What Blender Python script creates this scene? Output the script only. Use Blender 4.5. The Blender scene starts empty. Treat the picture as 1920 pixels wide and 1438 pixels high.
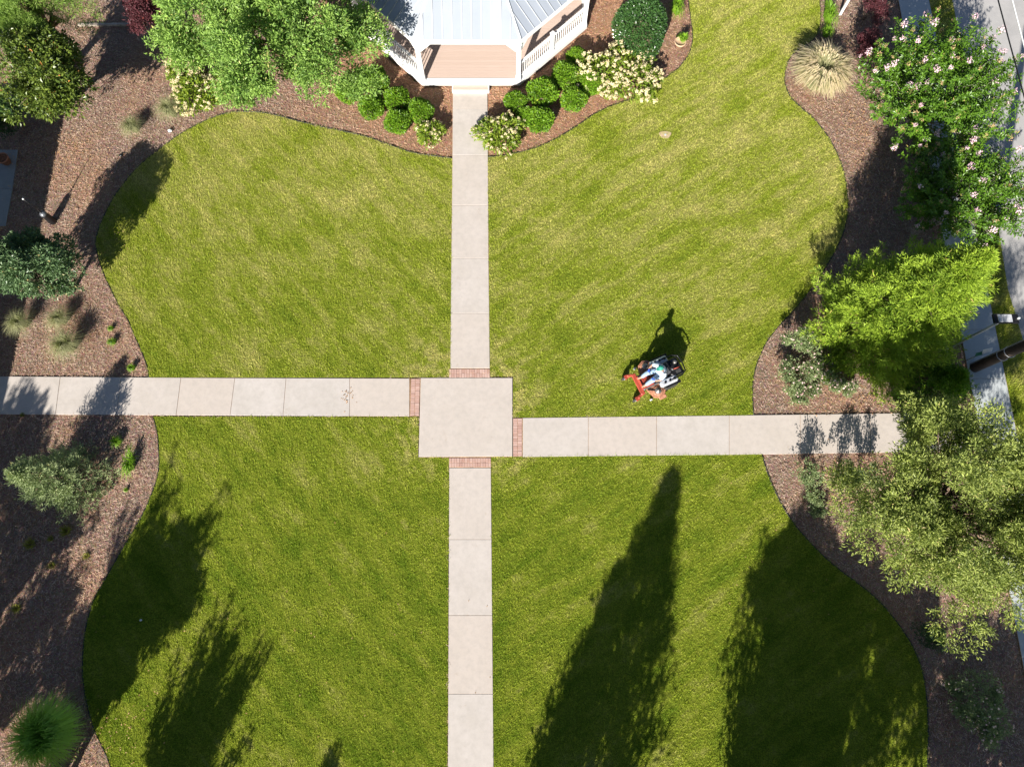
import bpy, math, random
import numpy as np
from mathutils import Vector, Matrix, noise as mnoise

# ------------------------------------------------------------ camera, sky, sun
S = bpy.context.scene
C = S.collection
FPX, TILT, CH = 1278.0, math.radians(15.6), 25.4
cam = bpy.data.cameras.new('camera'); camo = bpy.data.objects.new('camera', cam); C.objects.link(camo)
camo.location = (0, 0, CH); camo.rotation_euler = (TILT, 0, 0)
cam.sensor_width = 36; cam.lens = 36 * FPX / 1920; cam.clip_end = 8000
S.camera = camo
SUN_EL, SUN_AZ = math.radians(28.5), math.radians(18.3)      # shadows fall 18.3 deg east of north
w = bpy.data.worlds.new('World'); S.world = w; w.use_nodes = True
wn = w.node_tree; bg = wn.nodes['Background']; sk = wn.nodes.new('ShaderNodeTexSky')
sk.sky_type = 'NISHITA'; sk.sun_disc = False; sk.sun_elevation = SUN_EL; sk.sun_rotation = math.pi + SUN_AZ; sk.air_density = .75; sk.dust_density = .4
wn.links.new(sk.outputs[0], bg.inputs[0]); bg.inputs[1].default_value = 0.05
sl = bpy.data.lights.new('sun', 'SUN'); sl.energy = 5.0; sl.angle = math.radians(0.5); sl.color = (1, 0.95, 0.86)
so = bpy.data.objects.new('sun', sl); C.objects.link(so)
sd = Vector((math.sin(SUN_AZ) * math.cos(SUN_EL), math.cos(SUN_AZ) * math.cos(SUN_EL), -math.sin(SUN_EL)))
so.rotation_euler = sd.to_track_quat('-Z', 'Y').to_euler(); so.location = (-15, -40, 40)
S.view_settings.view_transform = 'Standard'; S.view_settings.look = 'None'
S.view_settings.exposure = 1.12; S.view_settings.gamma = 1; S.view_settings.use_curve_mapping = False
S.render.engine = 'CYCLES'
S.cycles.max_bounces = 6; S.cycles.transparent_max_bounces = 4

CT, ST = math.cos(TILT), math.sin(TILT)
def at(px, py, z=0.0):
    "survey: a point of the photograph (1920 px wide) to its place on the plane of height z"
    x = (px - 960) / FPX; v = (719 - py) / FPX
    s = (CH - z) / (CT - v * ST)
    return Vector((s * x, s * (v * CT + ST), z))

# ------------------------------------------------------------ object helpers
def tag(o, label=None, cat=None, group=None, kind=None):
    if label: o['label'] = label
    if cat: o['category'] = cat
    if group: o['group'] = group
    if kind: o['kind'] = kind
    return o
def thing(name, label, cat, loc=(0, 0, 0), rz=0.0, group=None):
    o = bpy.data.objects.new(name, None); C.objects.link(o)
    o.location = loc; o.rotation_euler = (0, 0, rz); o.empty_display_size = 0.2
    return tag(o, label, cat, group)
def link(name, me, parent=None, loc=None, rot=None, scale=None):
    o = bpy.data.objects.new(name, me); C.objects.link(o)
    if parent: o.parent = parent
    if loc is not None: o.location = loc
    if rot is not None: o.rotation_euler = rot
    if scale is not None: o.scale = (scale,) * 3 if isinstance(scale, (int, float)) else scale
    return o
def copy_tree(o, parent=None):
    c = o.copy(); C.objects.link(c); c.parent = parent
    for ch in list(o.children): copy_tree(ch, c)
    return c

class MB:
    def __init__(s): s.v = []; s.f = []; s.sm = []
    def add(s, vs, fs, M=None, smooth=False):
        n = len(s.v)
        s.v += [tuple(M @ Vector(p)) if M is not None else tuple(p) for p in vs]
        s.f += [tuple(i + n for i in f) for f in fs]; s.sm += [smooth] * len(fs)
        return s
    def box(s, c, d, rz=0.0, M=None, bev=0.0, ry=0.0, rx=0.0):
        x, y, z = d[0] / 2, d[1] / 2, d[2] / 2
        T = Matrix.Translation(c) @ Matrix.Rotation(rz, 4, 'Z') @ Matrix.Rotation(ry, 4, 'Y') @ Matrix.Rotation(rx, 4, 'X')
        if M is not None: T = M @ T
        if bev <= 0:
            vs = [(-x, -y, -z), (x, -y, -z), (x, y, -z), (-x, y, -z), (-x, -y, z), (x, -y, z), (x, y, z), (-x, y, z)]
            return s.add(vs, [(0, 3, 2, 1), (4, 5, 6, 7), (0, 1, 5, 4), (1, 2, 6, 5), (2, 3, 7, 6), (3, 0, 4, 7)], T)
        b = min(bev, x * .9, y * .9, z * .9)
        rings = []
        for (ix, iz) in ((b, -z), (0, -z + b), (0, z - b), (b, z)):
            X, Y = x - ix, y - ix; e = b
            rings.append([(-X + e, -Y, iz), (X - e, -Y, iz), (X, -Y + e, iz), (X, Y - e, iz), (X - e, Y, iz), (-X + e, Y, iz), (-X, Y - e, iz), (-X, -Y + e, iz)])
        vs = [p for r in rings for p in r]; fs = [tuple(range(7, -1, -1)), tuple(range(24, 32))]
        for k in range(3):
            for i in range(8):
                j = (i + 1) % 8; fs.append((k * 8 + i, k * 8 + j, k * 8 + 8 + j, k * 8 + 8 + i))
        return s.add(vs, fs, T)
    def prism(s, pts, z0, z1, M=None):
        n = len(pts); vs = [(p[0], p[1], z0) for p in pts] + [(p[0], p[1], z1) for p in pts]
        fs = [tuple(range(n - 1, -1, -1)), tuple(range(n, 2 * n))] + [(i, (i + 1) % n, n + (i + 1) % n, n + i) for i in range(n)]
        return s.add(vs, fs, M)
    def tube(s, path, rad, seg=8, M=None, cap=True, closed=False):
        P = [Vector(p) for p in path]; n = len(P)
        R = rad if isinstance(rad, (list, tuple)) else [rad] * n
        vs = []; fs = []
        up = None
        for i, p in enumerate(P):
            if closed: d = P[(i + 1) % n] - P[i - 1]
            else: d = P[min(i + 1, n - 1)] - P[max(i - 1, 0)]
            d.normalize()
            if up is None: up = d.orthogonal().normalized()
            up = (up - d * up.dot(d)).normalized(); sd_ = d.cross(up)
            for k in range(seg):
                a = 2 * math.pi * k / seg
                vs.append(p + (up * math.cos(a) + sd_ * math.sin(a)) * R[i])
        m = n if closed else n - 1
        for i in range(m):
            for k in range(seg):
                k2 = (k + 1) % seg; j = (i + 1) % n
                fs.append((i * seg + k, i * seg + k2, j * seg + k2, j * seg + k))
        if cap and not closed:
            fs.append(tuple(range(seg - 1, -1, -1))); fs.append(tuple(range((n - 1) * seg, n * seg)))
        return s.add(vs, fs, M, smooth=True)
    def lathe(s, prof, seg=16, M=None, smooth=True):
        vs = []; fs = []
        for (r, z) in prof:
            for k in range(seg):
                a = 2 * math.pi * k / seg; vs.append((r * math.cos(a), r * math.sin(a), z))
        n = len(prof)
        for i in range(n - 1):
            for k in range(seg):
                k2 = (k + 1) % seg; fs.append((i * seg + k, i * seg + k2, (i + 1) * seg + k2, (i + 1) * seg + k))
        if prof[0][0] > 1e-4: fs.append(tuple(range(seg - 1, -1, -1)))
        if prof[-1][0] > 1e-4: fs.append(tuple(range((n - 1) * seg, n * seg)))
        return s.add(vs, fs, M, smooth=smooth)
    def ell(s, c, r, M=None, seg=10, rings=7):
        pr = [(math.sin(math.pi * i / rings) + 1e-5, -math.cos(math.pi * i / rings)) for i in range(rings + 1)]
        T = Matrix.Translation(c) @ Matrix.Diagonal((r[0], r[1], r[2], 1))
        return s.lathe(pr, seg, (M @ T) if M is not None else T)
    def mesh(s, name, mat):
        me = bpy.data.meshes.new(name); me.from_pydata(s.v, [], s.f)
        me.polygons.foreach_set('use_smooth', s.sm)
        if mat: me.materials.append(mat)
        me.update(); return me
    def build(s, name, mat, parent=None, **k): return link(name, s.mesh(name, mat), parent, **k)

# ------------------------------------------------------------ materials
def newmat(name):
    m = bpy.data.materials.new(name); m.use_nodes = True
    nt = m.node_tree; b = nt.nodes['Principled BSDF']
    return m, nt, b
def N(nt, typ, **kw):
    n = nt.nodes.new(typ)
    for k, v in kw.items():
        if k.startswith('i_'):
            key = k[2:]; key = int(key) if key.isdigit() else key.replace('_', ' ')
            n.inputs[key].default_value = v
        else: setattr(n, k, v)
    return n
def pos_out(nt, scale=(1, 1, 1), rot=0.0, obj=False):
    if obj: src = N(nt, 'ShaderNodeTexCoord').outputs['Object']
    else: src = N(nt, 'ShaderNodeNewGeometry').outputs['Position']
    if rot:
        m0 = N(nt, 'ShaderNodeMapping'); m0.inputs['Rotation'].default_value = (0, 0, rot); nt.links.new(src, m0.inputs[0]); src = m0.outputs[0]
    mp = N(nt, 'ShaderNodeMapping'); mp.inputs['Scale'].default_value = scale
    nt.links.new(src, mp.inputs[0]); return mp.outputs[0]
def noise(nt, vec, scale, detail=3, rough=.55, lo=.35, hi=.65):
    n = N(nt, 'ShaderNodeTexNoise'); n.inputs['Scale'].default_value = scale; n.inputs['Detail'].default_value = detail; n.inputs['Roughness'].default_value = rough
    nt.links.new(vec, n.inputs['Vector'])
    r = N(nt, 'ShaderNodeMapRange'); r.inputs[1].default_value = lo; r.inputs[2].default_value = hi
    nt.links.new(n.outputs[0], r.inputs[0]); return r.outputs[0]
def mix(nt, fac, a, b, typ='MIX'):
    m = N(nt, 'ShaderNodeMix', data_type='RGBA', blend_type=typ)
    for sock, val in ((0, fac), (6, a), (7, b)):
        if isinstance(val, (int, float)): m.inputs[sock].default_value = val
        elif isinstance(val, tuple): m.inputs[sock].default_value = (*val, 1)
        else: nt.links.new(val, m.inputs[sock])
    return m.outputs[2]
def mth(nt, op, a, b):
    m = N(nt, 'ShaderNodeMath', operation=op)
    for i, v in enumerate((a, b)):
        if isinstance(v, (int, float)): m.inputs[i].default_value = v
        else: nt.links.new(v, m.inputs[i])
    return m.outputs[0]
def bump(nt, b, h, strength, dist):
    n = N(nt, 'ShaderNodeBump'); n.inputs['Strength'].default_value = strength; n.inputs['Distance'].default_value = dist
    nt.links.new(h, n.inputs['Height']); nt.links.new(n.outputs[0], b.inputs['Normal'])
def plain(name, col, rough=.6, metal=0.0, var=.12, sc=6.0, spec=.5):
    m, nt, b = newmat(name)
    v = pos_out(nt, obj=True); f = noise(nt, v, sc, 4)
    c = mix(nt, f, tuple(x * (1 - var) for x in col), tuple(min(1, x * (1 + var)) for x in col))
    nt.links.new(c, b.inputs['Base Color']); b.inputs['Roughness'].default_value = rough; b.inputs['Metallic'].default_value = metal
    b.inputs['Specular IOR Level'].default_value = spec
    return m
def sheetmix(nt, b, trans, tcol):
    "leaf: principled reflection plus light let through"
    out = nt.nodes['Material Output']; tr = N(nt, 'ShaderNodeBsdfTranslucent'); nt.links.new(tcol, tr.inputs[0])
    ms = N(nt, 'ShaderNodeMixShader'); ms.inputs[0].default_value = trans
    nt.links.new(b.outputs[0], ms.inputs[1]); nt.links.new(tr.outputs[0], ms.inputs[2]); nt.links.new(ms.outputs[0], out.inputs[0])
def foliage(name, c0, c1, c2=None, rough=.5, trans=.3, spec=.4):
    "c0..c1 by leaf, c2 for the odd discoloured leaf"
    m, nt, b = newmat(name)
    a = N(nt, 'ShaderNodeAttribute', attribute_name='tint').outputs['Fac']
    c = mix(nt, a, c0, c1)
    v = pos_out(nt); f = noise(nt, v, 1.1, 2)
    c = mix(nt, mth(nt, 'MULTIPLY', f, .35), c, tuple(x * 1.35 for x in c1))
    if c2:
        g = N(nt, 'ShaderNodeMath', operation='GREATER_THAN'); nt.links.new(a, g.inputs[0]); g.inputs[1].default_value = .93
        c = mix(nt, g.outputs[0], c, c2)
    nt.links.new(c, b.inputs['Base Color']); b.inputs['Roughness'].default_value = rough; b.inputs['Specular IOR Level'].default_value = spec
    t = mix(nt, 1.0, c, (1.0, 1.15, .55), 'MULTIPLY')
    sheetmix(nt, b, trans, t)
    return m

def lawn_colour(nt, dry):
    sx = N(nt, 'ShaderNodeSeparateXYZ'); g = N(nt, 'ShaderNodeNewGeometry'); nt.links.new(g.outputs['Position'], sx.inputs[0])
    big = noise(nt, pos_out(nt), .42, 6, .68, .36, .66)
    v1 = pos_out(nt, (.5, 2.2, 1), math.radians(-34)); v2 = pos_out(nt, (.5, 2.0, 1), math.radians(48))
    east = N(nt, 'ShaderNodeMapRange'); east.inputs[1].default_value = -2.6; east.inputs[2].default_value = -1.0; nt.links.new(sx.outputs[0], east.inputs[0])
    north = N(nt, 'ShaderNodeMapRange'); north.inputs[1].default_value = 0.0; north.inputs[2].default_value = 17.0; nt.links.new(sx.outputs[1], north.inputs[0])
    s1 = noise(nt, v1, .8, 6, .68, .38, .64); s2 = noise(nt, v2, .8, 6, .68, .38, .64)
    st = N(nt, 'ShaderNodeMix', data_type='FLOAT'); nt.links.new(east.outputs[0], st.inputs[0]); nt.links.new(s2, st.inputs[2]); nt.links.new(s1, st.inputs[3])
    fine = noise(nt, pos_out(nt), 4.5, 5, .75, .36, .64)
    f = mth(nt, 'ADD', mth(nt, 'MULTIPLY', big, .42), mth(nt, 'MULTIPLY', st.outputs[0], .42))
    f = mth(nt, 'ADD', f, mth(nt, 'MULTIPLY', fine, .24))
    f = mth(nt, 'ADD', f, mth(nt, 'MULTIPLY', north.outputs[0], .36))  # brighter sun return of northern turf put into colour, with some dryness
    dp = N(nt, 'ShaderNodeVectorMath', operation='DISTANCE'); nt.links.new(g.outputs['Position'], dp.inputs[0]); dp.inputs[1].default_value = (-1.75, 5.95, 0)
    wr = N(nt, 'ShaderNodeMapRange'); wr.inputs[1].default_value = 3.6; wr.inputs[2].default_value = 2.1; nt.links.new(dp.outputs['Value'], wr.inputs[0])
    worn = noise(nt, pos_out(nt), 2.1, 4, .6, .42, .62)
    f = mth(nt, 'ADD', f, mth(nt, 'MULTIPLY', mth(nt, 'MULTIPLY', wr.outputs[0], worn), .7))
    f = mth(nt, 'SUBTRACT', f, .20)
    rp = N(nt, 'ShaderNodeValToRGB'); e = rp.color_ramp.elements
    e[0].position = 0; e[0].color = (.20, .30, .018, 1); e[1].position = 1.0; e[1].color = (.62, .58, .19, 1)
    m_ = rp.color_ramp.elements.new(.45); m_.color = (.37, .435, .042, 1)
    nt.links.new(f, rp.inputs[0]); return rp.outputs[0]
def grass_mats():
    m, nt, b = newmat('shaded_turf_soil'); c = lawn_colour(nt, 0)
    f = noise(nt, pos_out(nt), 34, 3, .7, .3, .7)
    c = mix(nt, f, mix(nt, 1.0, c, (.22, .22, .2), 'MULTIPLY'), mix(nt, 1.0, c, (.7, .7, .7), 'MULTIPLY'))  # soil colour darkened to deepen the shade between blades
    nt.links.new(c, b.inputs['Base Color']); b.inputs['Roughness'].default_value = .9; b.inputs['Specular IOR Level'].default_value = .1
    bump(nt, b, f, .6, .03)
    m2, nt, b = newmat('turf_blade'); c = lawn_colour(nt, 0)
    a = N(nt, 'ShaderNodeAttribute', attribute_name='tint').outputs['Fac']
    c = mix(nt, a, mix(nt, 1.0, c, (.80, .88, .7), 'MULTIPLY'), mix(nt, 1.0, c, (1.22, 1.14, 1.2), 'MULTIPLY'))
    nt.links.new(c, b.inputs['Base Color']); b.inputs['Roughness'].default_value = .6; b.inputs['Specular IOR Level'].default_value = .25
    sheetmix(nt, b, .32, c)
    return m, m2
M_TURF, M_BLADE = grass_mats()

def gazebo_near(nt, big):
    "fresh orange straw lies round the gazebo, older grey brown mulch elsewhere"
    sx = N(nt, 'ShaderNodeVectorMath', operation='DISTANCE'); g = N(nt, 'ShaderNodeNewGeometry'); nt.links.new(g.outputs['Position'], sx.inputs[0]); sx.inputs[1].default_value = (-1, 24.5, 0)
    r_ = N(nt, 'ShaderNodeMapRange'); r_.inputs[1].default_value = 6.5; r_.inputs[2].default_value = 10.5; nt.links.new(sx.outputs['Value'], r_.inputs[0])
    return mth(nt, 'MULTIPLY', r_.outputs[0], mth(nt, 'ADD', .55, mth(nt, 'MULTIPLY', big, .6)))
def mulch_mat():
    m, nt, b = newmat('mulch'); p = pos_out(nt)
    big = noise(nt, p, .35, 4, .6, .38, .62); mid = noise(nt, p, 3.2, 4, .6, .35, .65)
    st = noise(nt, pos_out(nt, (1, 1, 1)), 46, 2, .6, .32, .68)
    vo = N(nt, 'ShaderNodeTexVoronoi'); vo.inputs['Scale'].default_value = 21; nt.links.new(p, vo.inputs['Vector'])
    c = mix(nt, gazebo_near(nt, big), (.54, .31, .18), (.38, .26, .19))
    c = mix(nt, mth(nt, 'MULTIPLY', mid, .55), c, (.17, .095, .062))
    c = mix(nt, mth(nt, 'MULTIPLY', st, .55), c, (.08, .045, .035))
    c = mix(nt, .25, c, vo.outputs['Color'], 'SOFT_LIGHT')
    nt.links.new(c, b.inputs['Base Color']); b.inputs['Roughness'].default_value = .9; b.inputs['Specular IOR Level'].default_value = .15
    bump(nt, b, mth(nt, 'ADD', st, vo.outputs['Distance']), .7, .035)
    return m
M_MULCH = mulch_mat()
def straw_mat():
    m, nt, b = newmat('straw'); a = N(nt, 'ShaderNodeAttribute', attribute_name='tint').outputs['Fac']
    big = noise(nt, pos_out(nt), .35, 4, .6, .38, .62)
    big = gazebo_near(nt, big); lo = mix(nt, big, (.32, .15, .08), (.17, .11, .08)); hi = mix(nt, big, (.80, .50, .32), (.70, .53, .42))
    c = mix(nt, a, lo, hi)
    g = N(nt, 'ShaderNodeMath', operation='GREATER_THAN'); nt.links.new(a, g.inputs[0]); g.inputs[1].default_value = .975
    c = mix(nt, g.outputs[0], c, (.68, .55, .42))
    nt.links.new(c, b.inputs['Base Color']); b.inputs['Roughness'].default_value = .8; b.inputs['Specular IOR Level'].default_value = .2
    return m
M_STRAW = straw_mat()
def concrete(name, c0, c1, warm, stain=.5):
    m, nt, b = newmat(name); p = pos_out(nt)
    oi = N(nt, 'ShaderNodeObjectInfo')
    big = noise(nt, p, .9, 5, .65, .35, .65); mid = noise(nt, p, 5, 5, .7, .42, .72); fine = noise(nt, p, 60, 2, .6, .3, .7)
    c = mix(nt, big, c0, c1); c = mix(nt, mth(nt, 'MULTIPLY', oi.outputs['Random'], .6), c, warm)
    dark = tuple(x * .72 for x in c0)
    c = mix(nt, mth(nt, 'MULTIPLY', mid, stain * .4), c, dark)
    c = mix(nt, mth(nt, 'MULTIPLY', fine, .16), c, dark)
    sp = noise(nt, p, 1.7, 6, .75, .62, .75); c = mix(nt, mth(nt, 'MULTIPLY', sp, stain * .5), c, (.30, .22, .15))
    nt.links.new(c, b.inputs['Base Color']); b.inputs['Roughness'].default_value = .85; b.inputs['Specular IOR Level'].default_value = .25
    bump(nt, b, fine, .15, .004)
    return m
M_CONC = concrete('path_concrete', (.47, .43, .395), (.54, .495, .465), (.515, .435, .375), .9)
M_WALK = concrete('sidewalk_concrete', (.40, .43, .445), (.47, .50, .51), (.46, .48, .48), .7)
M_PATIO = concrete('patio_concrete', (.27, .28, .28), (.33, .33, .32), (.30, .31, .31), .8)
M_ROAD = concrete('road_surface', (.36, .35, .345), (.43, .415, .405), (.4, .39, .38), .6)
M_SOIL = plain('joint_soil', (.30, .185, .10), .95, 0, .4, 20)
def brick_mat():
    m, nt, b = newmat('paver_brick'); oi = N(nt, 'ShaderNodeObjectInfo'); p = pos_out(nt)
    f = noise(nt, p, 25, 3); c = mix(nt, oi.outputs['Random'], (.38, .21, .165), (.50, .33, .28)); c = mix(nt, mth(nt, 'MULTIPLY', f, .4), c, (.52, .40, .35))
    nt.links.new(c, b.inputs['Base Color']); b.inputs['Roughness'].default_value = .85; return m
M_BRICK = brick_mat()
M_WHITE = plain('white_paint', (.78, .78, .77), .45, 0, .05, 3)
M_EDGE = plain('black_edging', (.02, .02, .022), .5)
M_BARK = plain('bark', (.17, .12, .085), .9, 0, .4, 14)
M_BARKG = plain('smooth_grey_bark', (.34, .29, .24), .8, 0, .3, 9)

# ------------------------------------------------------------ vegetation helpers (numpy)
def unit(a): return a / (np.linalg.norm(a, axis=1, keepdims=True) + 1e-9)
def rdir(r, n): return unit(r.normal(size=(n, 3)))
def np_mesh(name, V, F, mat, tint=None, smooth=False):
    me = bpy.data.meshes.new(name); n, k = F.shape
    me.vertices.add(len(V)); me.vertices.foreach_set('co', V.astype(np.float32).ravel())
    me.loops.add(n * k); me.loops.foreach_set('vertex_index', F.astype(np.int32).ravel())
    me.polygons.add(n); me.polygons.foreach_set('loop_start', np.arange(0, n * k, k, dtype=np.int32))
    try: me.polygons.foreach_set('loop_total', np.full(n, k, dtype=np.int32))
    except Exception: pass
    me.polygons.foreach_set('use_smooth', np.full(n, smooth))
    if tint is not None:
        at_ = me.attributes.new('tint', 'FLOAT', 'POINT'); at_.data.foreach_set('value', tint.astype(np.float32))
    if mat: me.materials.append(mat)
    me.update(calc_edges=True); return me
def leaf_mesh(name, P, D, Nn, L, W, mat, tint, fold=.25):
    "one folded lozenge per leaf: base, right, tip, left"
    n = len(P); D = unit(D); Sd = unit(np.cross(D, Nn)); Up = np.cross(Sd, D)
    L = np.broadcast_to(np.asarray(L, float), (n,))[:, None]; W = np.broadcast_to(np.asarray(W, float), (n,))[:, None]
    V = np.empty((n, 4, 3))
    V[:, 0] = P; V[:, 1] = P + D * L * .45 + Sd * W * .5 + Up * W * fold; V[:, 2] = P + D * L - Up * L * .12; V[:, 3] = P + D * L * .45 - Sd * W * .5 + Up * W * fold
    F = np.arange(n * 4).reshape(n, 4)
    return np_mesh(name, V.reshape(-1, 3), F, mat, np.repeat(tint, 4))
def spray(r, tips, axes, m, L, spread, ll, lw, up=.35, fwd=.6, clump_t=.35):
    "m leaves along a short twig at every tip"
    n = len(tips); axes = unit(axes)
    u = r.random((n, m)); off = rdir(r, n * m).reshape(n, m, 3)
    P = tips[:, None] - axes[:, None] * (L * (u[..., None])) + off * spread * (.25 + .75 * u[..., None])
    D = axes[:, None] * fwd + off * .8 + r.normal(size=(n, m, 3)) * .25
    Nn = np.array([0, 0, 1.]) * up + axes[:, None] * .4 + rdir(r, n * m).reshape(n, m, 3) * .6
    ct = r.random((n, 1)); t = np.clip(ct * clump_t + r.random((n, m)) * (1 - clump_t), 0, 1)
    s = (.7 + .6 * r.random((n, m)))
    return P.reshape(-1, 3), D.reshape(-1, 3), Nn.reshape(-1, 3), (ll * s).ravel(), (lw * s).ravel(), t.ravel()
def lobed_tips(r, c, R, n, K=26, lobe=.38, zmin=-.55, shell=.72, fill=.2, dep=.4):
    "tips lying on many overlapping lobes that together make an uneven crown"
    c = np.array(c, float); R = np.array(R, float)
    d = rdir(r, K * 4); d = d[d[:, 2] > zmin][:K]; K = len(d)
    cen = d * shell * (1.12 - dep * r.random((K, 1)))
    rad = lobe * (.65 + .7 * r.random(K))
    k = r.integers(0, K, n); o = rdir(r, n); o[:, 2] = np.where(r.random(n) < .75, np.abs(o[:, 2]), o[:, 2])
    q = cen[k] + o * rad[k][:, None] * (1 - fill * r.random((n, 1)) ** 2)
    ax = unit(o * .8 + d[k] * .6 + np.array([0, 0, .25]))
    return c + q * R, ax, c + cen * R
def cone_tips(r, base, h, R, n, lobes=9, low=.04):
    u = r.random(n) ** 1.25; z = low + u * (1 - low)
    a = r.random(n) * 2 * math.pi
    lump = 1 + .15 * np.sin(a * lobes / 2 + z * 9) + .25 * np.sin(a * lobes + 19 * z + 1.3) * np.sin(z * 31 + a * 3) + .13 * r.normal(size=n)
    rr = R * np.clip(1 - z, 0, 1) ** .75 * lump * np.clip(.55 + z * 3.2, 0, 1) * (1 - .35 * r.random(n) ** 3)
    P = np.stack([np.cos(a) * rr, np.sin(a) * rr, z * h], 1) + np.array(base)
    ax = np.stack([np.cos(a), np.sin(a), .75 + .6 * z], 1)
    return P, unit(ax)
def branches(mb, r, base, tops, r0, up=.45, seg=5, wob=.1):
    b = Vector(base)
    for t in tops:
        t = Vector(t); m1 = b.lerp(t, .4) + Vector((0, 0, (t - b).length * up * .3)) + Vector(r.normal(size=3) * wob); 
        w1, w2 = Vector(r.normal(size=3) * wob * 1.5), Vector(r.normal(size=3) * wob * 2); mb.tube([b, b.lerp(m1, .6) + w1, m1, m1.lerp(t, .5) + w2, t.lerp(m1, .12)], [r0, r0 * .7, r0 * .42, r0 * .22, r0 * .08], seg)
def make_tree(name, label, cat, base, cz, R, mat, tips=1500, m=22, L=.55, spread=.2, ll=.09, lw=.035, K=26, lobe=.38, trunks=1, tr=.14, seed=1,
              zmin=-.55, bark=None, group=None, lean=(0, 0), up=.35, fwd=.6, part='crown', shell=.72, fill=.2, dep=.4):
    r = np.random.default_rng(seed)
    t = thing(name, label, cat, base, 0, group)
    c = np.array([lean[0], lean[1], cz])
    T, A, cen = lobed_tips(r, c, R, tips, K, lobe, zmin, shell, fill, dep)
    T[:, 2] = np.maximum(T[:, 2], .12)
    P, D, Nn, l_, w_, ti = spray(r, T, A, m, L, spread, ll, lw, up, fwd)
    link(part, leaf_mesh(part, P, D, Nn, l_, w_, mat, ti), t)
    mb = MB(); fork = cz - R[2] * .75
    for k in range(trunks):
        a = 2 * math.pi * k / trunks + .4; o = 0 if trunks == 1 else tr * 1.3
        b0 = Vector((math.cos(a) * o, math.sin(a) * o, 0)); f = Vector((math.cos(a) * o * 2.6 + lean[0] * .5, math.sin(a) * o * 2.6 + lean[1] * .5, max(.3, fork)))
        mb.tube([b0 + Vector((0, 0, -.1)), b0.lerp(f, .5) + Vector(r.normal(size=3) * .04), f], [tr * 1.25, tr, tr * .85], 9)
        branches(mb, r, f, cen[k::trunks], tr * .6)
    mb.build('trunk', bark or M_BARK, t)
    return t
def blades_mesh(name, r, n, base_r, h, spread_r, wdt, mat, droop=.5, plume=0.0, seg=4, upfrac=.25, elong=(1, 1)):
    "arching strap leaves from a tuft"
    a = r.random(n) * 2 * math.pi; q = np.sqrt(r.random(n)) * base_r
    b = np.stack([np.cos(a) * q * elong[0], np.sin(a) * q * elong[1], np.zeros(n)], 1)
    a2 = a + r.normal(size=n) * .7; reach = spread_r * (upfrac + (1 - upfrac) * r.random(n)); hh = h * (.7 + .45 * r.random(n))
    d = np.stack([np.cos(a2) * elong[0], np.sin(a2) * elong[1], np.zeros(n)], 1); sd_ = np.stack([-np.sin(a2), np.cos(a2), np.zeros(n)], 1)
    V = np.empty((n, seg + 1, 2, 3)); T = np.empty((n, seg + 1, 2)); t0 = r.random(n)
    for i in range(seg + 1):
        u = i / seg; hz = hh * (math.sin(min(1, u * (1 + droop) / 1.0) * math.pi / 2) - droop * .55 * max(0, u - .55) * 2)
        c = b + d * (reach * u ** 1.25)[:, None] + np.array([0, 0, 1.]) * hz[:, None]
        wd = wdt * (1 - .85 * u) if plume <= 0 else wdt * (1 if u < .6 else plume * (1.15 - u) / .35)
        V[:, i, 0] = c - sd_ * wd / 2; V[:, i, 1] = c + sd_ * wd / 2
        T[:, i] = (t0 * .6 + (.4 * u if plume <= 0 else (.4 if u > .55 else 0)))[:, None]
    idx = np.arange(n * (seg + 1) * 2).reshape(n, seg + 1, 2)
    F = np.stack([idx[:, :-1, 0], idx[:, :-1, 1], idx[:, 1:, 1], idx[:, 1:, 0]], -1).reshape(-1, 4)
    return np_mesh(name, V.reshape(-1, 3), F, mat, T.ravel())
def inpoly(P, poly):
    x, y = P[:, 0], P[:, 1]; ins = np.zeros(len(P), bool); n = len(poly)
    for i in range(n):
        x1, y1 = poly[i]; x2, y2 = poly[(i + 1) % n]
        if y1 == y2: continue
        c = ((y1 > y) != (y2 > y)) & (x < (x2 - x1) * (y - y1) / (y2 - y1) + x1); ins ^= c
    return ins

# ------------------------------------------------------------ ground sheets
def smooth_poly(px, sub=4):
    "Catmull-Rom through surveyed points"
    P = [at(*p) for p in px]; out = []
    for i in range(len(P) - 1):
        p0, p1, p2, p3 = P[max(i - 1, 0)], P[i], P[i + 1], P[min(i + 2, len(P) - 1)]
        for k in range(sub):
            t = k / sub
            out.append(.5 * ((2 * p1) + (p2 - p0) * t + (2 * p0 - 5 * p1 + 4 * p2 - p3) * t * t + (3 * p1 - p0 - 3 * p2 + p3) * t ** 3))
    out.append(P[-1]); return out
E_NW = [(848, 297), (820, 294), (775, 287), (735, 274), (690, 258), (640, 246), (600, 238), (560, 228), (510, 215), (470, 210), (430, 212), (395, 223), (365, 237), (335, 254), (300, 280), (265, 308), (240, 335), (215, 368), (198, 400), (185, 430), (180, 460), (188, 495), (202, 530), (222, 570), (240, 600), (255, 635), (268, 665), (277, 690), (279, 708)]
E_SW = [(287, 781), (294, 805), (297, 830), (298, 880), (285, 925), (262, 975), (235, 1020), (212, 1060), (195, 1090), (178, 1120), (165, 1160), (158, 1200), (155, 1250), (158, 1290), (166, 1330), (178, 1370), (195, 1405), (208, 1438), (225, 1500), (240, 1600)]
E_NE = [(914, 295), (940, 293), (960, 289), (1000, 279), (1040, 262), (1080, 238), (1115, 214), (1150, 198), (1200, 180), (1240, 152), (1270, 130), (1288, 108), (1297, 85), (1298, 60), (1294, 30), (1290, 0), (1284, -60)]
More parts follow.
